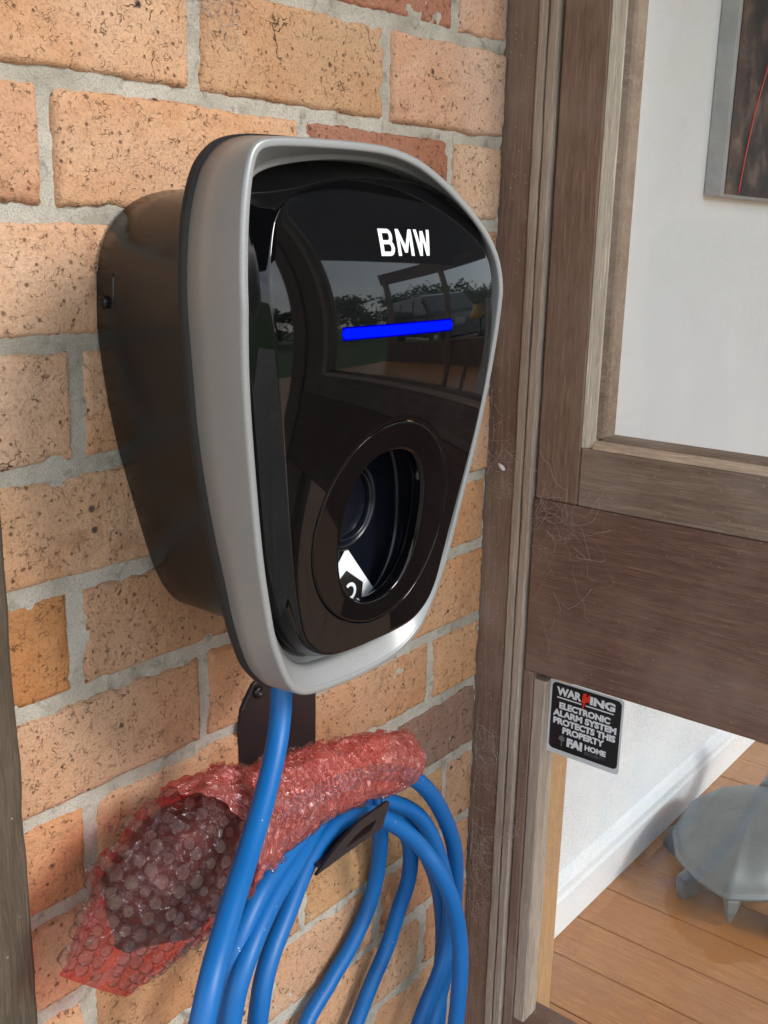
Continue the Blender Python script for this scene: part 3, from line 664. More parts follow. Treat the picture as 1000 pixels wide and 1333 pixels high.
wrap = empty('wrapped_connector', (-.53, -.02, -.70), 'charging plug wrapped in red and pink bubble wrap resting on the cable coil', 'bubble wrap')
WP = [(-.2425, -.074, -.6665), (-.29, -.073, -.654), (-.345, -.073, -.644), (-.40, -.075, -.638), (-.445, -.077, -.635), (-.485, -.079, -.632), (-.520, -.080, -.640), (-.548, -.078, -.660), (-.571, -.073, -.684), (-.594, -.066, -.708)]
WR = [.0215, .0235, .026, .029, .035, .046, .059, .059, .048, .037]
WF = [.95, .95, .95, .92, .88, .78, .66, .56, .36, .10]
ws = spline(WP, 16); nW = len(ws)
def lerp_list(L_, t): 
    t *= len(L_) - 1; i = min(int(t), len(L_) - 2); return L_[i] + (L_[i + 1] - L_[i]) * (t - i)
def wrap_point(s, a, k=0.0, wr=1.0):
    """point on the wrap: s along, a around (0 = towards the wall side)"""
    t = s * (nW - 1); i = min(int(t), nW - 2); p = ws[i].lerp(ws[i + 1], t - i)
    tg = (ws[min(i + 2, nW - 1)] - ws[max(i - 1, 0)]).normalized(); N_ = (V((0, 1, 0)) - tg * tg.y).normalized(); B_ = tg.cross(N_)
    r = lerp_list(WR, s) + k; f = lerp_list(WF, s)
    q = V((cos(a) * 2.2 + 5, sin(a) * 2.2, s * 14)); w_ = fbm(q * .9, 3) * .15 + (.10 - .30 * abs(noise.noise(q * 1.7 + V((3, 1, 0)))) ) * .35 + noise.noise(q * 4.5) * .05
    r *= 1 + w_ * wr
    return p + N_ * (cos(a) * r * f) + B_ * (sin(a) * r), (N_ * (cos(a) / max(f, .3)) + B_ * sin(a)).normalized()
def sleeve(s0, s1, k, n, seg, flare=0):
    L_ = []
    for i in range(n + 1):
        s = s0 + (s1 - s0) * i / n
        kk = k + flare * smooth01((i / n - .8) / .2)
        ring = []
        for j in range(seg):
            a = 2 * pi * j / seg
            tt = s
            if flare: tt = s + .03 * sin(a + 2.6) * smooth01(i / n) + .012 * sin(3 * a) * smooth01(i / n)
            p, _ = wrap_point(min(tt, 1), a, kk); ring.append(p)
        L_.append(ring)
    return L_
MB().loft(sleeve(.50, 1.0, 0, 110, 80), True, False, True).build('inner_film', M_FILM, wrap)
MB().loft(sleeve(.0, .585, .0042, 110, 72, .006)).build('outer_film', M_SLEEVE, wrap)
# dark plug inside
pl_ = []
for i in range(61):
    s_ = .40 + .50 * i / 60; k_ = -.0075 - .030 * smooth01((i / 60 - .72) / .28) ** 2 - .006 * smooth01((.2 - i / 60) / .2)
    pl_.append([wrap_point(s_, 2 * pi * j / 40, k_, .8)[0] for j in range(40)])
MB().loft(pl_, True, True, True).build('plug', M_PLUG, wrap)
# bubbles: one dome mesh shared by all
dome = MB(); prof = [(1.0, 0), (1.0, .30), (.94, .55), (.80, .68), (.45, .72), (0, .72)]
dome.loft([[V((r * cos(2 * pi * k / 10), r * sin(2 * pi * k / 10), h)) for k in range(10)] for r, h in prof[:-1]], True, False, True)
dme = bpy.data.meshes.new('bubble'); dme.from_pydata(dome.v, [], dome.f); dme.polygons.foreach_set('use_smooth', [True] * len(dome.f)); dme.materials.append(M_BUB); dme.update()
dmr = dme.copy(); dmr.materials.clear(); dmr.materials.append(M_BUBR)
camp = V((-.973, -.623, -.179)); bub = []
def scatter(s0, s1, k, pitch, rad):
    s = s0
    row_ = 0
    while s < s1:
        r = lerp_list(WR, s) + k; f = lerp_list(WF, s); circ = 2 * pi * r * sqrt((1 + f * f) / 2); n = max(5, int(circ / pitch))
        for j in range(n):
            a = 2 * pi * (j + .5 * (row_ % 2)) / n + R.uniform(-.16, .16) * 2 * pi / n
            p, nm = wrap_point(min(1, s + R.uniform(-.005, .005)), a, k)
            if nm.dot(camp - p) < -.05 * (camp - p).length: continue
            bub.append((p, nm, rad * R.uniform(.78, 1.05)))
        ds_ = (ws[min(int(s * (nW - 1)) + 1, nW - 1)] - ws[min(int(s * (nW - 1)), nW - 2)]).length * (nW - 1)
        s += pitch * .87 / max(.05, ds_); row_ += 1
scatter(.54, .985, .0012, .0118, .0057)
big = len(bub)
scatter(.01, .57, .0046, .0092, .0040)
def bmat(p, nm, r):
    q = nm.to_track_quat('Z', 'Y').to_matrix().to_4x4(); q.translation = p
    return q @ Matrix.Diagonal((r, r, r * R.uniform(.75, 1.05), 1))
rest = MB()
for i, (p, nm, r) in enumerate(bub):
    mt = bmat(p, nm, r)
    if i < 290:
        o = bpy.data.objects.new('bubble', dme if i < big else dmr); COL.objects.link(o); o.parent = wrap; o.matrix_local = Matrix.Translation(-V(wrap.location)) @ mt
    else:
        rest.add([mt @ V(v) for v in dome.v], dome.f)
if rest.v: tag(rest.build('bubble_sheet', M_BUBR, wrap), kind='stuff')

# ------------------------------------------------------------------ door with its frame
df = empty('door_frame', (0, -.03, -1.2), 'brown timber door post with pale bead strips beside the brick wall', 'door frame')
ZB, ZT = -1.2, .95
MB().box(0.0, .046, -.0335, .045, ZB, ZT, .002).build('post', W_DARK_Z, df)
def rough_strip(name, y0, y1, x0, x1, mat, parent, amp=.0008, z0=ZB, z1=ZT):
    L_ = []; n = 140
    for k in range(n + 1):
        z = z0 + (z1 - z0) * k / n; p = V((y0 * 40, 0, z)); e1 = amp * fbm(p * 16, 3); e2 = amp * fbm(p * 16 + V((7, 3, 1)), 3); e3 = amp * .6 * noise.noise(p * 25)
        L_.append([V((x1, y0 + e1, z)), V((x0 + .0012, y0 + e1, z)), V((x0 + e3, y0 - .0016 + e1, z)), V((x0 + e3, y1 + .0016 + e2, z)), V((x0 + .0012, y1 + e2, z)), V((x1, y1 + e2, z))])
    return MB().loft(L_, True, True, True, smooth=False).build(name, mat, parent)
rough_strip('bead_strip', -.0345, -.0450, -.0035, .03, W_PALE_Z, df)
rough_strip('bead_strip', -.0472, -.0575, -.0045, .03, W_PALE_Z, df)
MB().box(.012, .06, -.0640, -.0336, ZB, ZT).build('rebate', W_DARK_Z, df)
# far jamb of the door
MB().box(-.002, .07, -.930, -.872, ZB, ZT, .002).build('post', W_DARK_Z, df)

door = empty('glazed_door', (.02, -.45, -1.2), 'brown timber door with a white-backed upper pane and a clear lower pane', 'door')
dj = -.0608
MB().box(0.0005, .045, -.1118, dj, -.4543, ZT, .0018).build('sash_stile', W_DARK_Z, door)
MB().box(0.0005, .045, -.866, -.80, -.4543, ZT, .0018).build('sash_stile', W_DARK_Z, door)
MB().box(0.0005, .045, -.7995, -.1123, -.4543, -.3920, .0015).build('sash_rail', W_WORN_Y, door)
MB().box(0.0005, .045, -.7995, -.1123, .86, ZT, .0015).build('sash_rail', W_DARK_Y, door)
MB().box(-.0008, .048, -.866, dj, -.6555, -.4548, .0012).build('lock_rail', W_DARK_Y, door)
MB().box(0.0, .045, -.0725, dj + .001, ZB, -.6560, .001).build('stile', W_DARK_Z, door)
MB().box(0.0, .045, -.866, -.79, ZB, -.6560, .001).build('stile', W_DARK_Z, door)
MB().box(.003, .045, -.7895, -.0728, -.6572, -.6560, .0003).build('bead', W_DARK_Y, door)
MB().box(0.0, .045, -.7895, -.0728, ZB, -1.12, .001).build('bottom_rail', W_DARK_Y, door)
rough_strip('bead', -.0729, -.0885, .0015, .03, W_PALE_Z, door, .0007, -1.12, -.6642)
# cream glazing beads of the upper sash, sloped towards the glass
def bead_v(y0, y1, xs, xe, z0, z1, mat):
    MB().loft([[V((.04, y0, z)), V((xs, y0, z)), V((xe, y1, z)), V((.04, y1, z))] for z in (z0, z1)], True, True, True, smooth=False).build('bead', mat, door)
bead_v(-.1121, -.1245, .0015, .0060, -.3915, .859, W_CREAM_Z); bead_v(-.1247, -.1300, .0085, .0110, -.3810, .859, W_WORN_Y)
MB().loft([[V((.04, y, -.3917)), V((.0015, y, -.3917)), V((.0060, y, -.3835)), V((.04, y, -.3835))] for y in (-.1248, -.787)], True, True, True, smooth=False).build('bead', W_CREAM_Y, door)
MB().loft([[V((.04, y, -.3833)), V((.010, y, -.3833)), V((.012, y, -.3805)), V((.04, y, -.3805))] for y in (-.1302, -.787)], True, True, True, smooth=False).build('bead', W_WORN_Y, door)
bead_v(-.787, -.7993, .0060, .0015, -.3915, .859, W_CREAM_Z)
MB().box(.016, .020, -.795, -.120, -.388, .862).build('glass_pane', M_GLASS, door)
MB().box(.014, .018, -.792, -.080, -1.125, -.660).build('glass_pane', M_GLASS2, door)

# ------------------------------------------------------------------ alarm sticker on the lower pane
XS = .0136; KS = 1 + XS / .973
def sp(y, z): return (-.6230 + (y + .6230) * KS, -.1786 + (z + .1786) * KS)
st = empty('alarm_sticker', (XS, -.14, -.70), 'black and white alarm warning sticker on the lower glass pane of the door', 'sticker')
def rrect(y0, y1, z0, z1, r, n=6):
    o = []
    for cy, cz, a0 in ((y1 - r, z1 - r, 0), (y0 + r, z1 - r, pi / 2), (y0 + r, z0 + r, pi), (y1 - r, z0 + r, 1.5 * pi)):
        o += [(cy + r * cos(a0 + pi / 2 * k / n), cz + r * sin(a0 + pi / 2 * k / n)) for k in range(n + 1)]
    return o
def xplate(name, o, x, th, mat, parent):
    n = len(o); a = [V((x, y, z)) for y, z in o]; b = [V((x - th, y, z)) for y, z in o]
    return MB().add(a + b, [tuple(range(n, 2 * n))] + [(i, (i + 1) % n, n + (i + 1) % n, n + i) for i in range(n)], False).build(name, mat, parent)
sy0, sz1 = sp(-.0930, -.6565); sy1, sz0 = sp(-.1855, -.7450)
by0, bz1 = sp(-.0985, -.6588); by1, bz0 = sp(-.1832, -.7392)
xplate('backing', rrect(sy1, sy0, sz0, sz1, .004), XS, .0004, M_CLEAR, st)
blk = xplate('black_print', rrect(by1, by0, bz0, bz1, .0055), XS - .0005, .0002, M_INK, st)
def text_mesh(body, offset=.02, shear=0.0):
    cu = bpy.data.curves.new('t', 'FONT'); cu.body = body; cu.offset = offset; cu.shear = shear; cu.size = 1; cu.resolution_u = 3
    o = bpy.data.objects.new('t', cu); COL.objects.link(o); bpy.context.view_layer.update()
    me = bpy.data.meshes.new_from_object(o.evaluated_get(bpy.context.evaluated_depsgraph_get()))
    vs = [v.co.copy() for v in me.vertices]; fs = [tuple(p.vertices) for p in me.polygons]
    bpy.data.objects.remove(o); bpy.data.curves.remove(cu); bpy.data.meshes.remove(me); return vs, fs
BW, BHt = by0 - by1, bz1 - bz0
def put(mb_, body, u0, u1, v, h, offset=.055, shear=0):
    """text from fraction u0 to u1 across the sticker, cap line v..v+h (fractions from the top)"""
    vs, fs = text_mesh(body, offset, shear); xs = [p.x for p in vs]; ys = [p.y for p in vs]
    a, b, c, d = min(xs), max(xs), min(ys), max(ys)
    P_ = [V((XS - .0009, by0 - BW * (u0 + (u1 - u0) * (p.x - a) / (b - a)), bz1 - BHt * (v + h - h * (p.y - c) / (d - c)))) for p in vs]
    mb_.add(P_, [f[::-1] for f in fs], False)
tm = MB()
put(tm, 'WAR', .07, .435, .055, .125); put(tm, 'ING', .555, .915, .055, .125)
put(tm, 'ELECTRONIC', .12, .86, .275, .100); put(tm, 'ALARM SYSTEM', .035, .955, .395, .100); put(tm, 'PROTECTS THIS', .045, .95, .515, .100); put(tm, 'PROPERTY', .19, .80, .635, .100)
put(tm, 'FAI', .265, .495, .775, .135, .075); put(tm, 'HOME', .53, .835, .785, .085)
def bar_yz(mb_, u0, u1, v0, v1): mb_.add([V((XS - .0009, by0 - BW * u, bz1 - BHt * v)) for u, v in ((u0, v1), (u1, v1), (u1, v0), (u0, v0))], [(3, 2, 1, 0)], False)
bar_yz(tm, .08, .44, .205, .222); bar_yz(tm, .50, .90, .205, .222)
tm.build('lettering', M_WHITE, blk)
g2 = MB(); g = MB(); put(g, 'SECURITY', .53, .82, .89, .045, .0)
for k, (a, l_) in enumerate(((-.9, .8), (-.45, 1.0), (.0, 1.1), (.45, .95), (.95, .7))):      # small grey sprig emblem
    u, v = .19, .86; u2, v2 = u + sin(a) * .075 * l_, v - cos(a) * .085 * l_
    g2.add([V((XS - .0009 - .00001 * k, by0 - BW * x, bz1 - BHt * y)) for x, y in ((u - .008, v), (u + .008, v), (u2 + .016, v2), (u2 - .016, v2))], [(0, 1, 2, 3)], False)
bar_yz(g2, .182, .198, .84, .93)
g2.build('emblem', M_GREYP, blk); g.build('small_lettering', M_GREYP, blk)
rz = MB(); zz = [(.455, .045), (.505, .035), (.500, .10), (.55, .03), (.545, .15), (.495, .17), (.47, .27), (.455, .265), (.463, .19), (.44, .19)]
rz.add([V((XS - .0010, by0 - BW * x, bz1 - BHt * y)) for x, y in zz], [(0, 1, 2, 9), (9, 2, 8), (2, 3, 4, 5), (2, 5, 8), (5, 6, 7, 8)], False); rz.build('lightning_letter', M_RED, blk)

# ------------------------------------------------------------------ room behind the glass
FZ = -1.235
hp = MB().box(.047, .088, -.0785, .049, FZ + .001, .95, .002).build('timber_post', W_HONEY)
tag(hp, 'honey coloured timber post inside the room behind the lower pane', 'post')
pw = empty('plaster_wall', (1.6, .06, FZ), 'smooth white plaster wall of the room seen through the glass', 'wall')
MB().box(.0885, 5.2, .05, .09, FZ, 1.2).build('wall_surface', M_PLASTER, pw)
sk = MB(); sk.loft([[V((x, .0495, FZ + .0005)), V((x, .034, FZ + .0005)), V((x, .034, FZ + .060)), V((x, .037, FZ + .066)), V((x, .0375, FZ + .078)), V((x, .044, FZ + .090)), V((x, .0495, FZ + .096))] for x in (.0887, 5.2)], True, True, True, smooth=False).build('skirting_board', M_PLASTER, pw)
floor = empty('floor', (1.6, -1, FZ), None, None); tag(floor, kind='structure')
k = 0; x = .08 - .1 * 1
while x < 5.2:
    a = max(x, .0)
    if x + .1 > .02:
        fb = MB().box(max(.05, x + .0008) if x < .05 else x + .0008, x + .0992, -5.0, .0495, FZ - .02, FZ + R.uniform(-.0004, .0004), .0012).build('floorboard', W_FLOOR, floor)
    x += .1
# canvas picture
cv = empty('canvas_picture', (.9, .035, .1), 'dark canvas picture with a red line and grey side edge on the white wall', 'picture')
M_CEDGE = mat_simple('canvas_edge_grey', (.40, .42, .43), .8, 0, 500, .3, .12, 30)
def mat_print():
    t = NT('dark_canvas_print'); co = t.coord()
    a = t.noise(co, 16, 4, .6, .5); c = t.ramp(a, [(.40, (.012, .010, .011)), (.52, (.05, .028, .024)), (.64, (.15, .095, .075)), (.75, (.20, .14, .115))])
    return t.done(t.pbr(c, .6))
MB().box(.647, 1.15, .0205, .0495, -.1145, .62, .002).build('stretcher_edge', M_CEDGE, cv)
MB().box(.656, 1.15, .0185, .0200, -.1105, .62).build('print', mat_print(), cv)
MB().tube(spline([(.708, .0180, -.108), (.725, .0180, -.04), (.745, .0180, .02), (.772, .0180, .075), (.80, .0180, .14), (.85, .0180, .26)], 6), .0022, 6, flat=.25).build('red_line', M_RED, cv)
MB().box(.768, .80, .0170, .0180, .135, .155).build('white_patch', M_WHITE, cv)
# cast metal figure
fg = empty('metal_figure', (.66, -.15, FZ), 'grey cast metal figure with a domed shell and stubby feet on the floorboards', 'figure')
C_ = V((.688, -.128, 0)); AR = radians(9)
SH = [(-.178, 0), (-.150, .052), (-.105, .095), (-.035, .118), (.045, .118), (.115, .085), (.160, .035)]
SHP = resample([(a, b) for a, b in SH] + [(a, -b) for a, b in SH[:0:-1]], 84, True)
def shp(k, h, grow=0.0, sharp=0.0):
    o = []
    for a, b in SHP:
        r = sqrt(a * a + b * b); kk = k * (1 + grow / r); x, y = a * kk, b * kk
        ridge = sharp * (max(0, 1 - abs(b) / .02) - .5 * max(0, 1 - abs(abs(math.atan2(b, a)) - 2.2) / .16))
        o.append(V((C_.x + x * cos(AR) - y * sin(AR), C_.y + x * sin(AR) + y * cos(AR), FZ + h + ridge)))
    return o
L_ = [shp(cos(k / 12 * pi / 2) if k < 12 else .03, .058 + .062 * sin(k / 12 * pi / 2), 0, .004 * sin(pi * k / 12)) for k in range(13)]
rim = [shp(1, .036, -.05), shp(1, .040, -.014), shp(1, .046, .003), shp(1, .050, .007), shp(1, .0545, .006), shp(1, .0565, .001)]
MB().loft(rim + L_, True, True, True).build('shell', M_METAL, fg)
def foot(pts, rad, flat_): MB().tube(spline(pts, 6), [interp(i / (6 * (len(pts) - 1)), [k / (len(rad) - 1) for k in range(len(rad))], rad) for i in range(6 * (len(pts) - 1) + 1)], 14, flat=flat_).build('foot', M_METAL, fg)
foot([(.625, -.065, FZ + .046), (.650, -.035, FZ + .036), (.665, -.008, FZ + .018), (.678, .014, FZ + .008)], [.024, .030, .030, .020], .42)
foot([(.590, -.100, FZ + .044), (.566, -.085, FZ + .030), (.548, -.074, FZ + .014), (.532, -.075, FZ + .006)], [.022, .034, .036, .016], .40)
foot([(.58, -.215, FZ + .044), (.563, -.235, FZ + .028), (.548, -.247, FZ + .012), (.536, -.252, FZ + .006)], [.022, .032, .034, .016], .40)
foot([(.76, -.24, FZ + .044), (.785, -.272, FZ + .03), (.80, -.295, FZ + .012), (.805, -.31, FZ + .006)], [.024, .030, .030, .018], .42)
MB().loft([[V((x + r * cos(2 * pi * j / 6), y + r * .8 * sin(2 * pi * j / 6), FZ + z)) for j in range(6)] for x, y, z, r in ((.536, -.158, .052, .022), (.524, -.161, .046, .018), (.517, -.163, .028, .012), (.513, -.164, .008, .003))], True, True, True, smooth=False).build('tail', M_METAL, fg)
MB().tube(spline([(.815, -.125, FZ + .080), (.868, -.124, FZ + .100), (.900, -.124, FZ + .132), (.920, -.125, FZ + .160), (.940, -.127, FZ + .176)], 6), [interp(i / 24, [0, .3, .6, .85, 1], [.034, .028, .027, .030, .012]) * (1 + .06 * sin(i * 2.2)) for i in range(25)], 18).build('head', M_METAL, fg)

# ------------------------------------------------------------------ cobwebs
def cobweb(label, spots, n, x, reach, seed, on_brick=False):
    rr = random.Random(seed); mbw = MB(); old = []
    for k in range(n):
        cy, cz, wy, wz = rr.choice(spots); y, z = rr.gauss(cy, wy), rr.gauss(cz, wz)
        if old and rr.random() < .8:
            y, z = min((rr.choice(old) for _ in range(4)), key=lambda q: abs(q[0] - y) + abs(q[1] - z))
        a = rr.uniform(0, 2 * pi); pts = []
        if rr.random() < .6: a = rr.choice((0, pi)) + rr.gauss(0, .6)
        xx = x - rr.uniform(.0005, .005)
        for q in range(rr.randint(4, 9)):
            pts.append(V((xx + rr.uniform(-.0008, .0008), y, z)) if not on_brick else V((y, xx + rr.uniform(-.0008, .0008), z))); a += rr.gauss(0, .55); st_ = reach * rr.uniform(.5, 1.4); y += cos(a) * st_; z += sin(a) * st_
            if not on_brick: y = min(y, -.003)
            old.append((y, z))
        mbw.tube(spline(pts, 2), rr.choice((.00006, .00009, .00013, .00020)), 3)
    return tag(mbw.build('cobweb', M_WEB), label, 'cobweb')
cobweb('tangled cobweb on the brown post near the silver frame of the charger', [(-.016, -.425, .009, .016), (-.02, -.40, .012, .03)], 80, -.004, .0050, 3)
cobweb('pale cobweb spread over the wide middle rail of the door', [(-.085, -.50, .018, .02), (-.10, -.52, .02, .02), (-.075, -.47, .01, .01), (-.12, -.47, .02, .02), (-.09, -.53, .03, .04)], 85, -.001, .0075, 4)
cobweb('dense hairy cobweb low on the brown post beside the cable coil', [(-.016, -.90, .009, .05), (-.016, -.95, .009, .045), (-.018, -.80, .010, .05)], 300, -.001, .0035, 5)
cobweb('thin cobweb on the pale strips under the middle rail', [(-.05, -.86, .014, .06), (-.062, -1.0, .01, .06)], 60, -.006, .0045, 6)
cobweb('dusty cobweb clump in the mortar joint above the top left corner of the charger', [(-.405, -.010, .012, .012), (-.395, -.022, .018, .006)], 110, .001, .0055, 8, True)
ct = MB(); ct.lathe([(.0, 0), (.002, .002), (.0026, .006), (.0012, .010), (0, .012)], 8, Matrix.Translation((-.008, -.026, -.4285)) @ Matrix.Rotation(-.9, 4, 'X'))
cc = ct.build('cocoon', mat_simple('white_silk', (.75, .72, .70), .7)); tag(cc, 'small white silk cocoon caught in the cobweb on the brown post', 'cocoon')

# ------------------------------------------------------------------ porch and outdoors (seen in the black panel)
gm = NT('grass_ground'); gc = gm.coord(); M_GRASS = gm.done(gm.pbr(gm.ramp(gm.noise(gc, 3, 6, .7), [(.3, (.035, .06, .015)), (.7, (.08, .12, .03))]), .9))
gr = MB(); gr.add([(-60, -80, -1.30), (80, -80, -1.30), (80, 60, -1.30), (-60, 60, -1.30)], [(0, 1, 2, 3)], False); tag(gr.build('ground', M_GRASS), kind='structure')
M_PAVE = mat_simple('concrete_paving', (.30, .28, .25), .85, 0, 90, .3, .2, 6)
tag(MB().box(-5, .045, -2.3, .0, -1.299, -1.225, .004).build('porch_floor', M_PAVE), kind='structure')
rf = empty('porch_roof', (-.6, -1, 1.15), 'dark boarded porch ceiling above the charger', 'roof')
x = -4.0
while x < 5.2:
    MB().box(x + .001, x + .139, -1.2 if x < .5 else -3.0, .15, 1.05, 1.07).build('ceiling_board', M_DARKC, rf); x += .14  # roof depth shaped so sun reaches the bricks but misses the plaster
MB().box(-4, -.01, -1.26, -1.19, .98, 1.12, .004).build('beam', W_DARK_Y, rf)
MB().box(.5, 5.2, -3.07, -3.0, .85, 1.12, .004).build('beam', W_DARK_Y, rf)
MB().box(5.2, 5.28, -5.07, .1, .80, 1.12, .004).build('beam', W_DARK_Y, rf)

# the next door panel along the same wall
def copy_thing(root, loc, label):
    r = root.copy(); COL.objects.link(r); r.location = V(root.location) + V(loc); r['label'] = label
    for ch in list(root.children):
        c = ch.copy(); COL.objects.link(c); c.parent = r
    return r
copy_thing(door, (0, -.812 - .061, 0), 'second brown timber door further along the wall, nearer the open side of the porch')
# posts and sill of the open side of the room
wf = empty('window_wall', (5.2, -2.5, FZ), 'dark timber window frame on the far side of the room', 'window')
for y in (-.2, -1.8, -3.4, -4.95): MB().box(5.18, 5.28, y - .05, y + .05, FZ, 1.0, .004).build('post', W_DARK_Z, wf)
MB().box(5.19, 5.27, -4.9, -.2, FZ, FZ + .45, .004).build('sill_panel', W_DARK_Y, wf)
cu = MB(); L_ = []
for k in range(81):
    y = -.62 - .75 * k / 80; L_.append([V((2.6 + .028 * sin(k * .95) + .012 * sin(k * 2.3), y + .006 * cos(k * 1.9), z)) for z in (FZ + .02, -.9, -.4, -.12)])
tag(cu.loft(L_, False).build('curtain', mat_simple('white_curtain', (.75, .76, .76), .9)), 'white pleated curtain hanging inside the room', 'curtain')
lamp = empty('table_lamp', (3.2, -1.7, -.55), 'small lamp with a yellow shade standing inside the room', 'lamp')
MB().lathe([(.09, 0), (.09, .015), (.015, .03), (.015, .26), (0, .27)], 20, Matrix.Translation((3.2, -1.7, -.55))).build('stem', M_STEEL, lamp)
MB().lathe([(.17, .22), (.10, .40), (.095, .40), (.165, .22)], 28, Matrix.Translation((3.2, -1.7, -.55))).build('lamp_shade', mat_simple('yellow_shade', (.65, .42, .10), .8), lamp)
tb = empty('side_table', (3.2, -1.7, FZ), 'dark timber side table under the small lamp', 'table')
MB().box(2.85, 3.55, -2.05, -1.35, -.58, -.551, .004).build('tabletop', W_DARK_Y, tb)
for x in (2.9, 3.5):
    for y in (-2.0, -1.4): MB().box(x - .025, x + .025, y - .025, y + .025, FZ, -.58, .002).build('leg', W_DARK_Z, tb)
# parked four-wheel drive beyond the room
GZ = -1.299
M_CAR = mat_simple('dark_car_paint', (.02, .022, .026), .12, .2, **{'Coat Weight': 1.0}); M_TYRE = mat_simple('tyre_rubber', (.02, .02, .02), .8); M_RIM = mat_simple('wheel_alloy', (.45, .45, .46), .3, .8); M_CGL = mat_simple('car_glass', (.05, .06, .07), .02, 0, **{'Specular IOR Level': 1.0})
M_LAMP = mat_simple('car_lamp', (.6, .6, .6), .1); M_PLATE = mat_simple('car_trim', (.015, .015, .015), .5)
def make_car(cx, cy, rz):
    car = empty('parked_car', (cx, cy, GZ), 'dark four-wheel drive parked on the grass beyond the room', 'car')
    T = Matrix.Translation((cx, cy, GZ)) @ Matrix.Rotation(rz, 4, 'Z')
    prof = [(-2.25, .45), (-2.3, .75), (-2.28, 1.05), (-2.2, 1.12), (-2.05, 1.75), (-1.8, 1.83), (.2, 1.85), (.45, 1.78), (1.05, 1.15), (2.1, 1.05), (2.3, .9), (2.32, .5), (2.1, .38), (-2.1, .38)]
    body = MB(); L_ = []
    for yy, kk in ((-.93, .0), (-.95, .03), (-.90, .0), (.90, .0), (.95, .03), (.93, .0)):
        pass
    def sec(y, tuck, sh): return [T @ V((x * sh, y * (1 - tuck * max(0, z - 1.05)), z if z > .5 else z + (1 - sh) * 2)) for x, z in prof]
    body.loft([sec(-.90, .16, .985), sec(-.94, .16, 1.0), sec(.94, .16, 1.0), sec(.90, .16, .985)], True, True, True, smooth=False)
    body.build('body', M_CAR, car)
    def side(name, pts, mat, sgn, o_=.006):
        P_ = [T @ V((x, sgn * (.94 * (1 - .16 * max(0, z - 1.05)) + o_), z)) for x, z in pts]
        MB().add(P_, [tuple(range(len(P_)))], False).build(name, mat, car)
    for sg in (-1, 1):
        side('window', [(-1.95, 1.16), (-1.1, 1.16), (-1.1, 1.70), (-1.80, 1.70)], M_CGL, sg); side('window', [(-1.0, 1.16), (-.12, 1.16), (-.12, 1.72), (-1.0, 1.72)], M_CGL, sg); side('window', [(-.02, 1.16), (.88, 1.16), (.42, 1.68), (-.02, 1.72)], M_CGL, sg)
        for x, z in ((-1.45, .40), (1.45, .40)):
            Mw = T @ Matrix.Translation((x, sg * .93, z)) @ Matrix.Rotation(-sg * pi / 2, 4, 'X')
            wh = MB().lathe([(.30, -.22), (.38, -.20), (.40, -.12), (.40, -.04), (.38, .02), (.27, .03), (.25, .01)], 32, Mw).build('wheel', M_TYRE, car)
            MB().lathe([(.255, .0), (.24, .025), (.20, .0), (.08, .02), (.05, .035), (0, .035)], 32, Mw).build('rim', M_RIM, wh)
        MB().tube([T @ V((x, sg * .66, z)) for x, z in ((-1.7, 1.86), (-1.6, 1.92), (.05, 1.93), (.15, 1.87))], .018, 8).build('roof_rail', M_PLATE, car)
        MB().add([T @ V(p) for p in ((2.31, sg * .85, .95), (2.335, sg * .5, .95), (2.335, sg * .5, .78), (2.31, sg * .85, .78))], [(0, 1, 2, 3)], False).build('headlight', M_LAMP, car)
    MB().add([T @ V(p) for p in ((.52, -.76, 1.72), (.52, .76, 1.72), (1.03, .86, 1.20), (1.03, -.86, 1.20))], [(0, 1, 2, 3)], False).build('windscreen', M_CGL, car)
make_car(8.4, -5.6, radians(118))
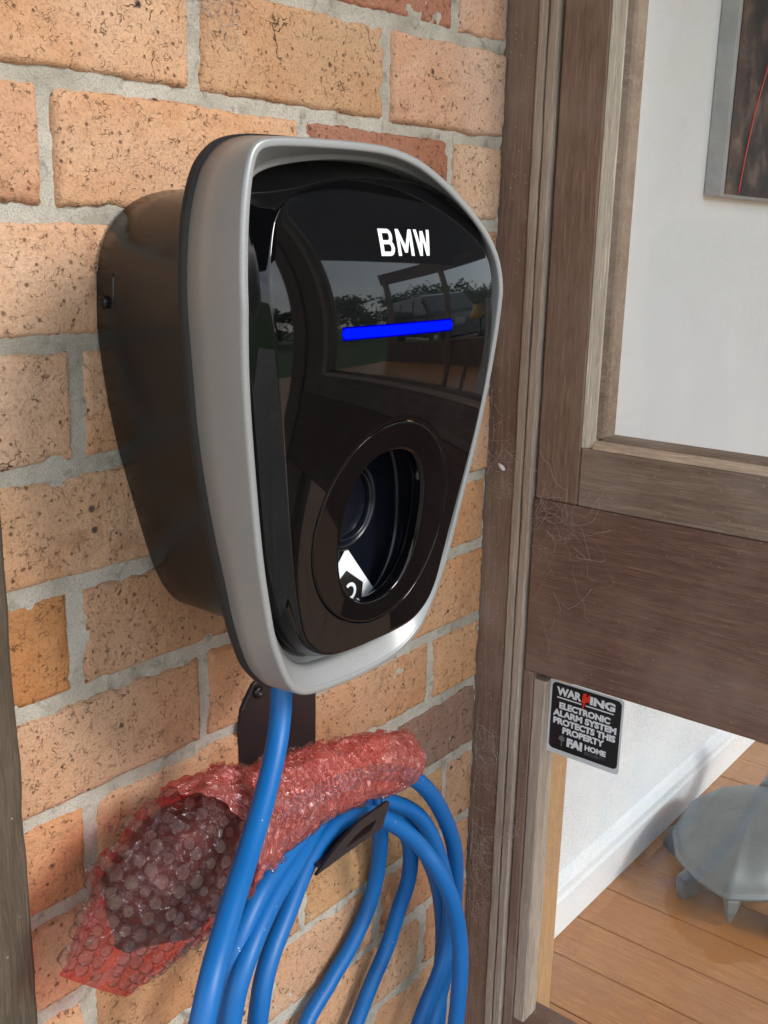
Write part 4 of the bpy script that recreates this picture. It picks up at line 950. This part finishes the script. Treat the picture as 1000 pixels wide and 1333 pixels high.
# trees
def mat_leaf(name, a, b):
    t = NT(name); oi = t.coord(); return t.done(t.pbr(t.ramp(t.noise(oi, 2.2, 3, .6), [(.35, a), (.65, b)]), .7))
M_LEAF = mat_leaf('leaves', (.025, .055, .012), (.07, .12, .03)); M_BARK = mat_simple('bark', (.12, .09, .065), .9, 0, 20, .5, .3, 5)
def tree(x, y, h, r, n, label, seed):
    rr = random.Random(seed); tr = empty('tree', (x, y, GZ), label, 'tree', 'trees beyond the lawn')
    tk = MB(); tk.tube([(x, y, GZ), (x + .05, y, GZ + h * .3), (x - .05, y + .1, GZ + h * .6)], [.16, .12, .05], 8)
    for k in range(6):
        a = k * 1.05; tk.tube([(x, y, GZ + h * (.3 + .04 * k)), (x + cos(a) * r * .45, y + sin(a) * r * .45, GZ + h * (.45 + .06 * k)), (x + cos(a) * r * .8, y + sin(a) * r * .8, GZ + h * (.52 + .06 * k))], [.06, .04, .015], 6)
    tk.build('trunk', M_BARK, tr); lf = MB(); cl = [(rr.gauss(0, .45), rr.gauss(0, .45), rr.gauss(0, .42)) for _ in range(26)]
    for k in range(n):
        c = rr.choice(cl); p = V((x + (c[0] + rr.gauss(0, .17)) * r, y + (c[1] + rr.gauss(0, .17)) * r, GZ + h * .62 + (c[2] + rr.gauss(0, .15)) * h * .42)); p.z = max(p.z, GZ + .3)
        a = V((rr.gauss(0, 1), rr.gauss(0, 1), rr.gauss(0, 1))).normalized() * rr.uniform(.08, .17); b = a.orthogonal().normalized() * rr.uniform(.05, .11)
        lf.add([p - a, p + b, p + a, p - b], [(0, 1, 2, 3)], False)
    lf.build('crown', M_LEAF, tr)
for k, (x, y, h, r) in enumerate([(17, -9, 3.4, 2.6), (14, -15, 4.2, 2.8), (21, -15, 4.6, 3.4), (9, -17, 3.2, 2.6), (5.5, -20, 3.8, 3.0), (22, -6, 3.6, 3.0), (24, -1, 4.2, 3.2), (1.5, -24, 3.6, 3.2)]):
    tree(x, y, h * .8, r, 2600, 'leafy green tree standing beyond the lawn, ' + ['behind the parked car', 'left of the parked car', 'far behind and left of the car', 'nearest the end of the room', 'off the corner of the porch', 'right of the parked car', 'farthest to the right', 'farthest to the left'][k], 40 + k)
bpy.context.view_layer.update()
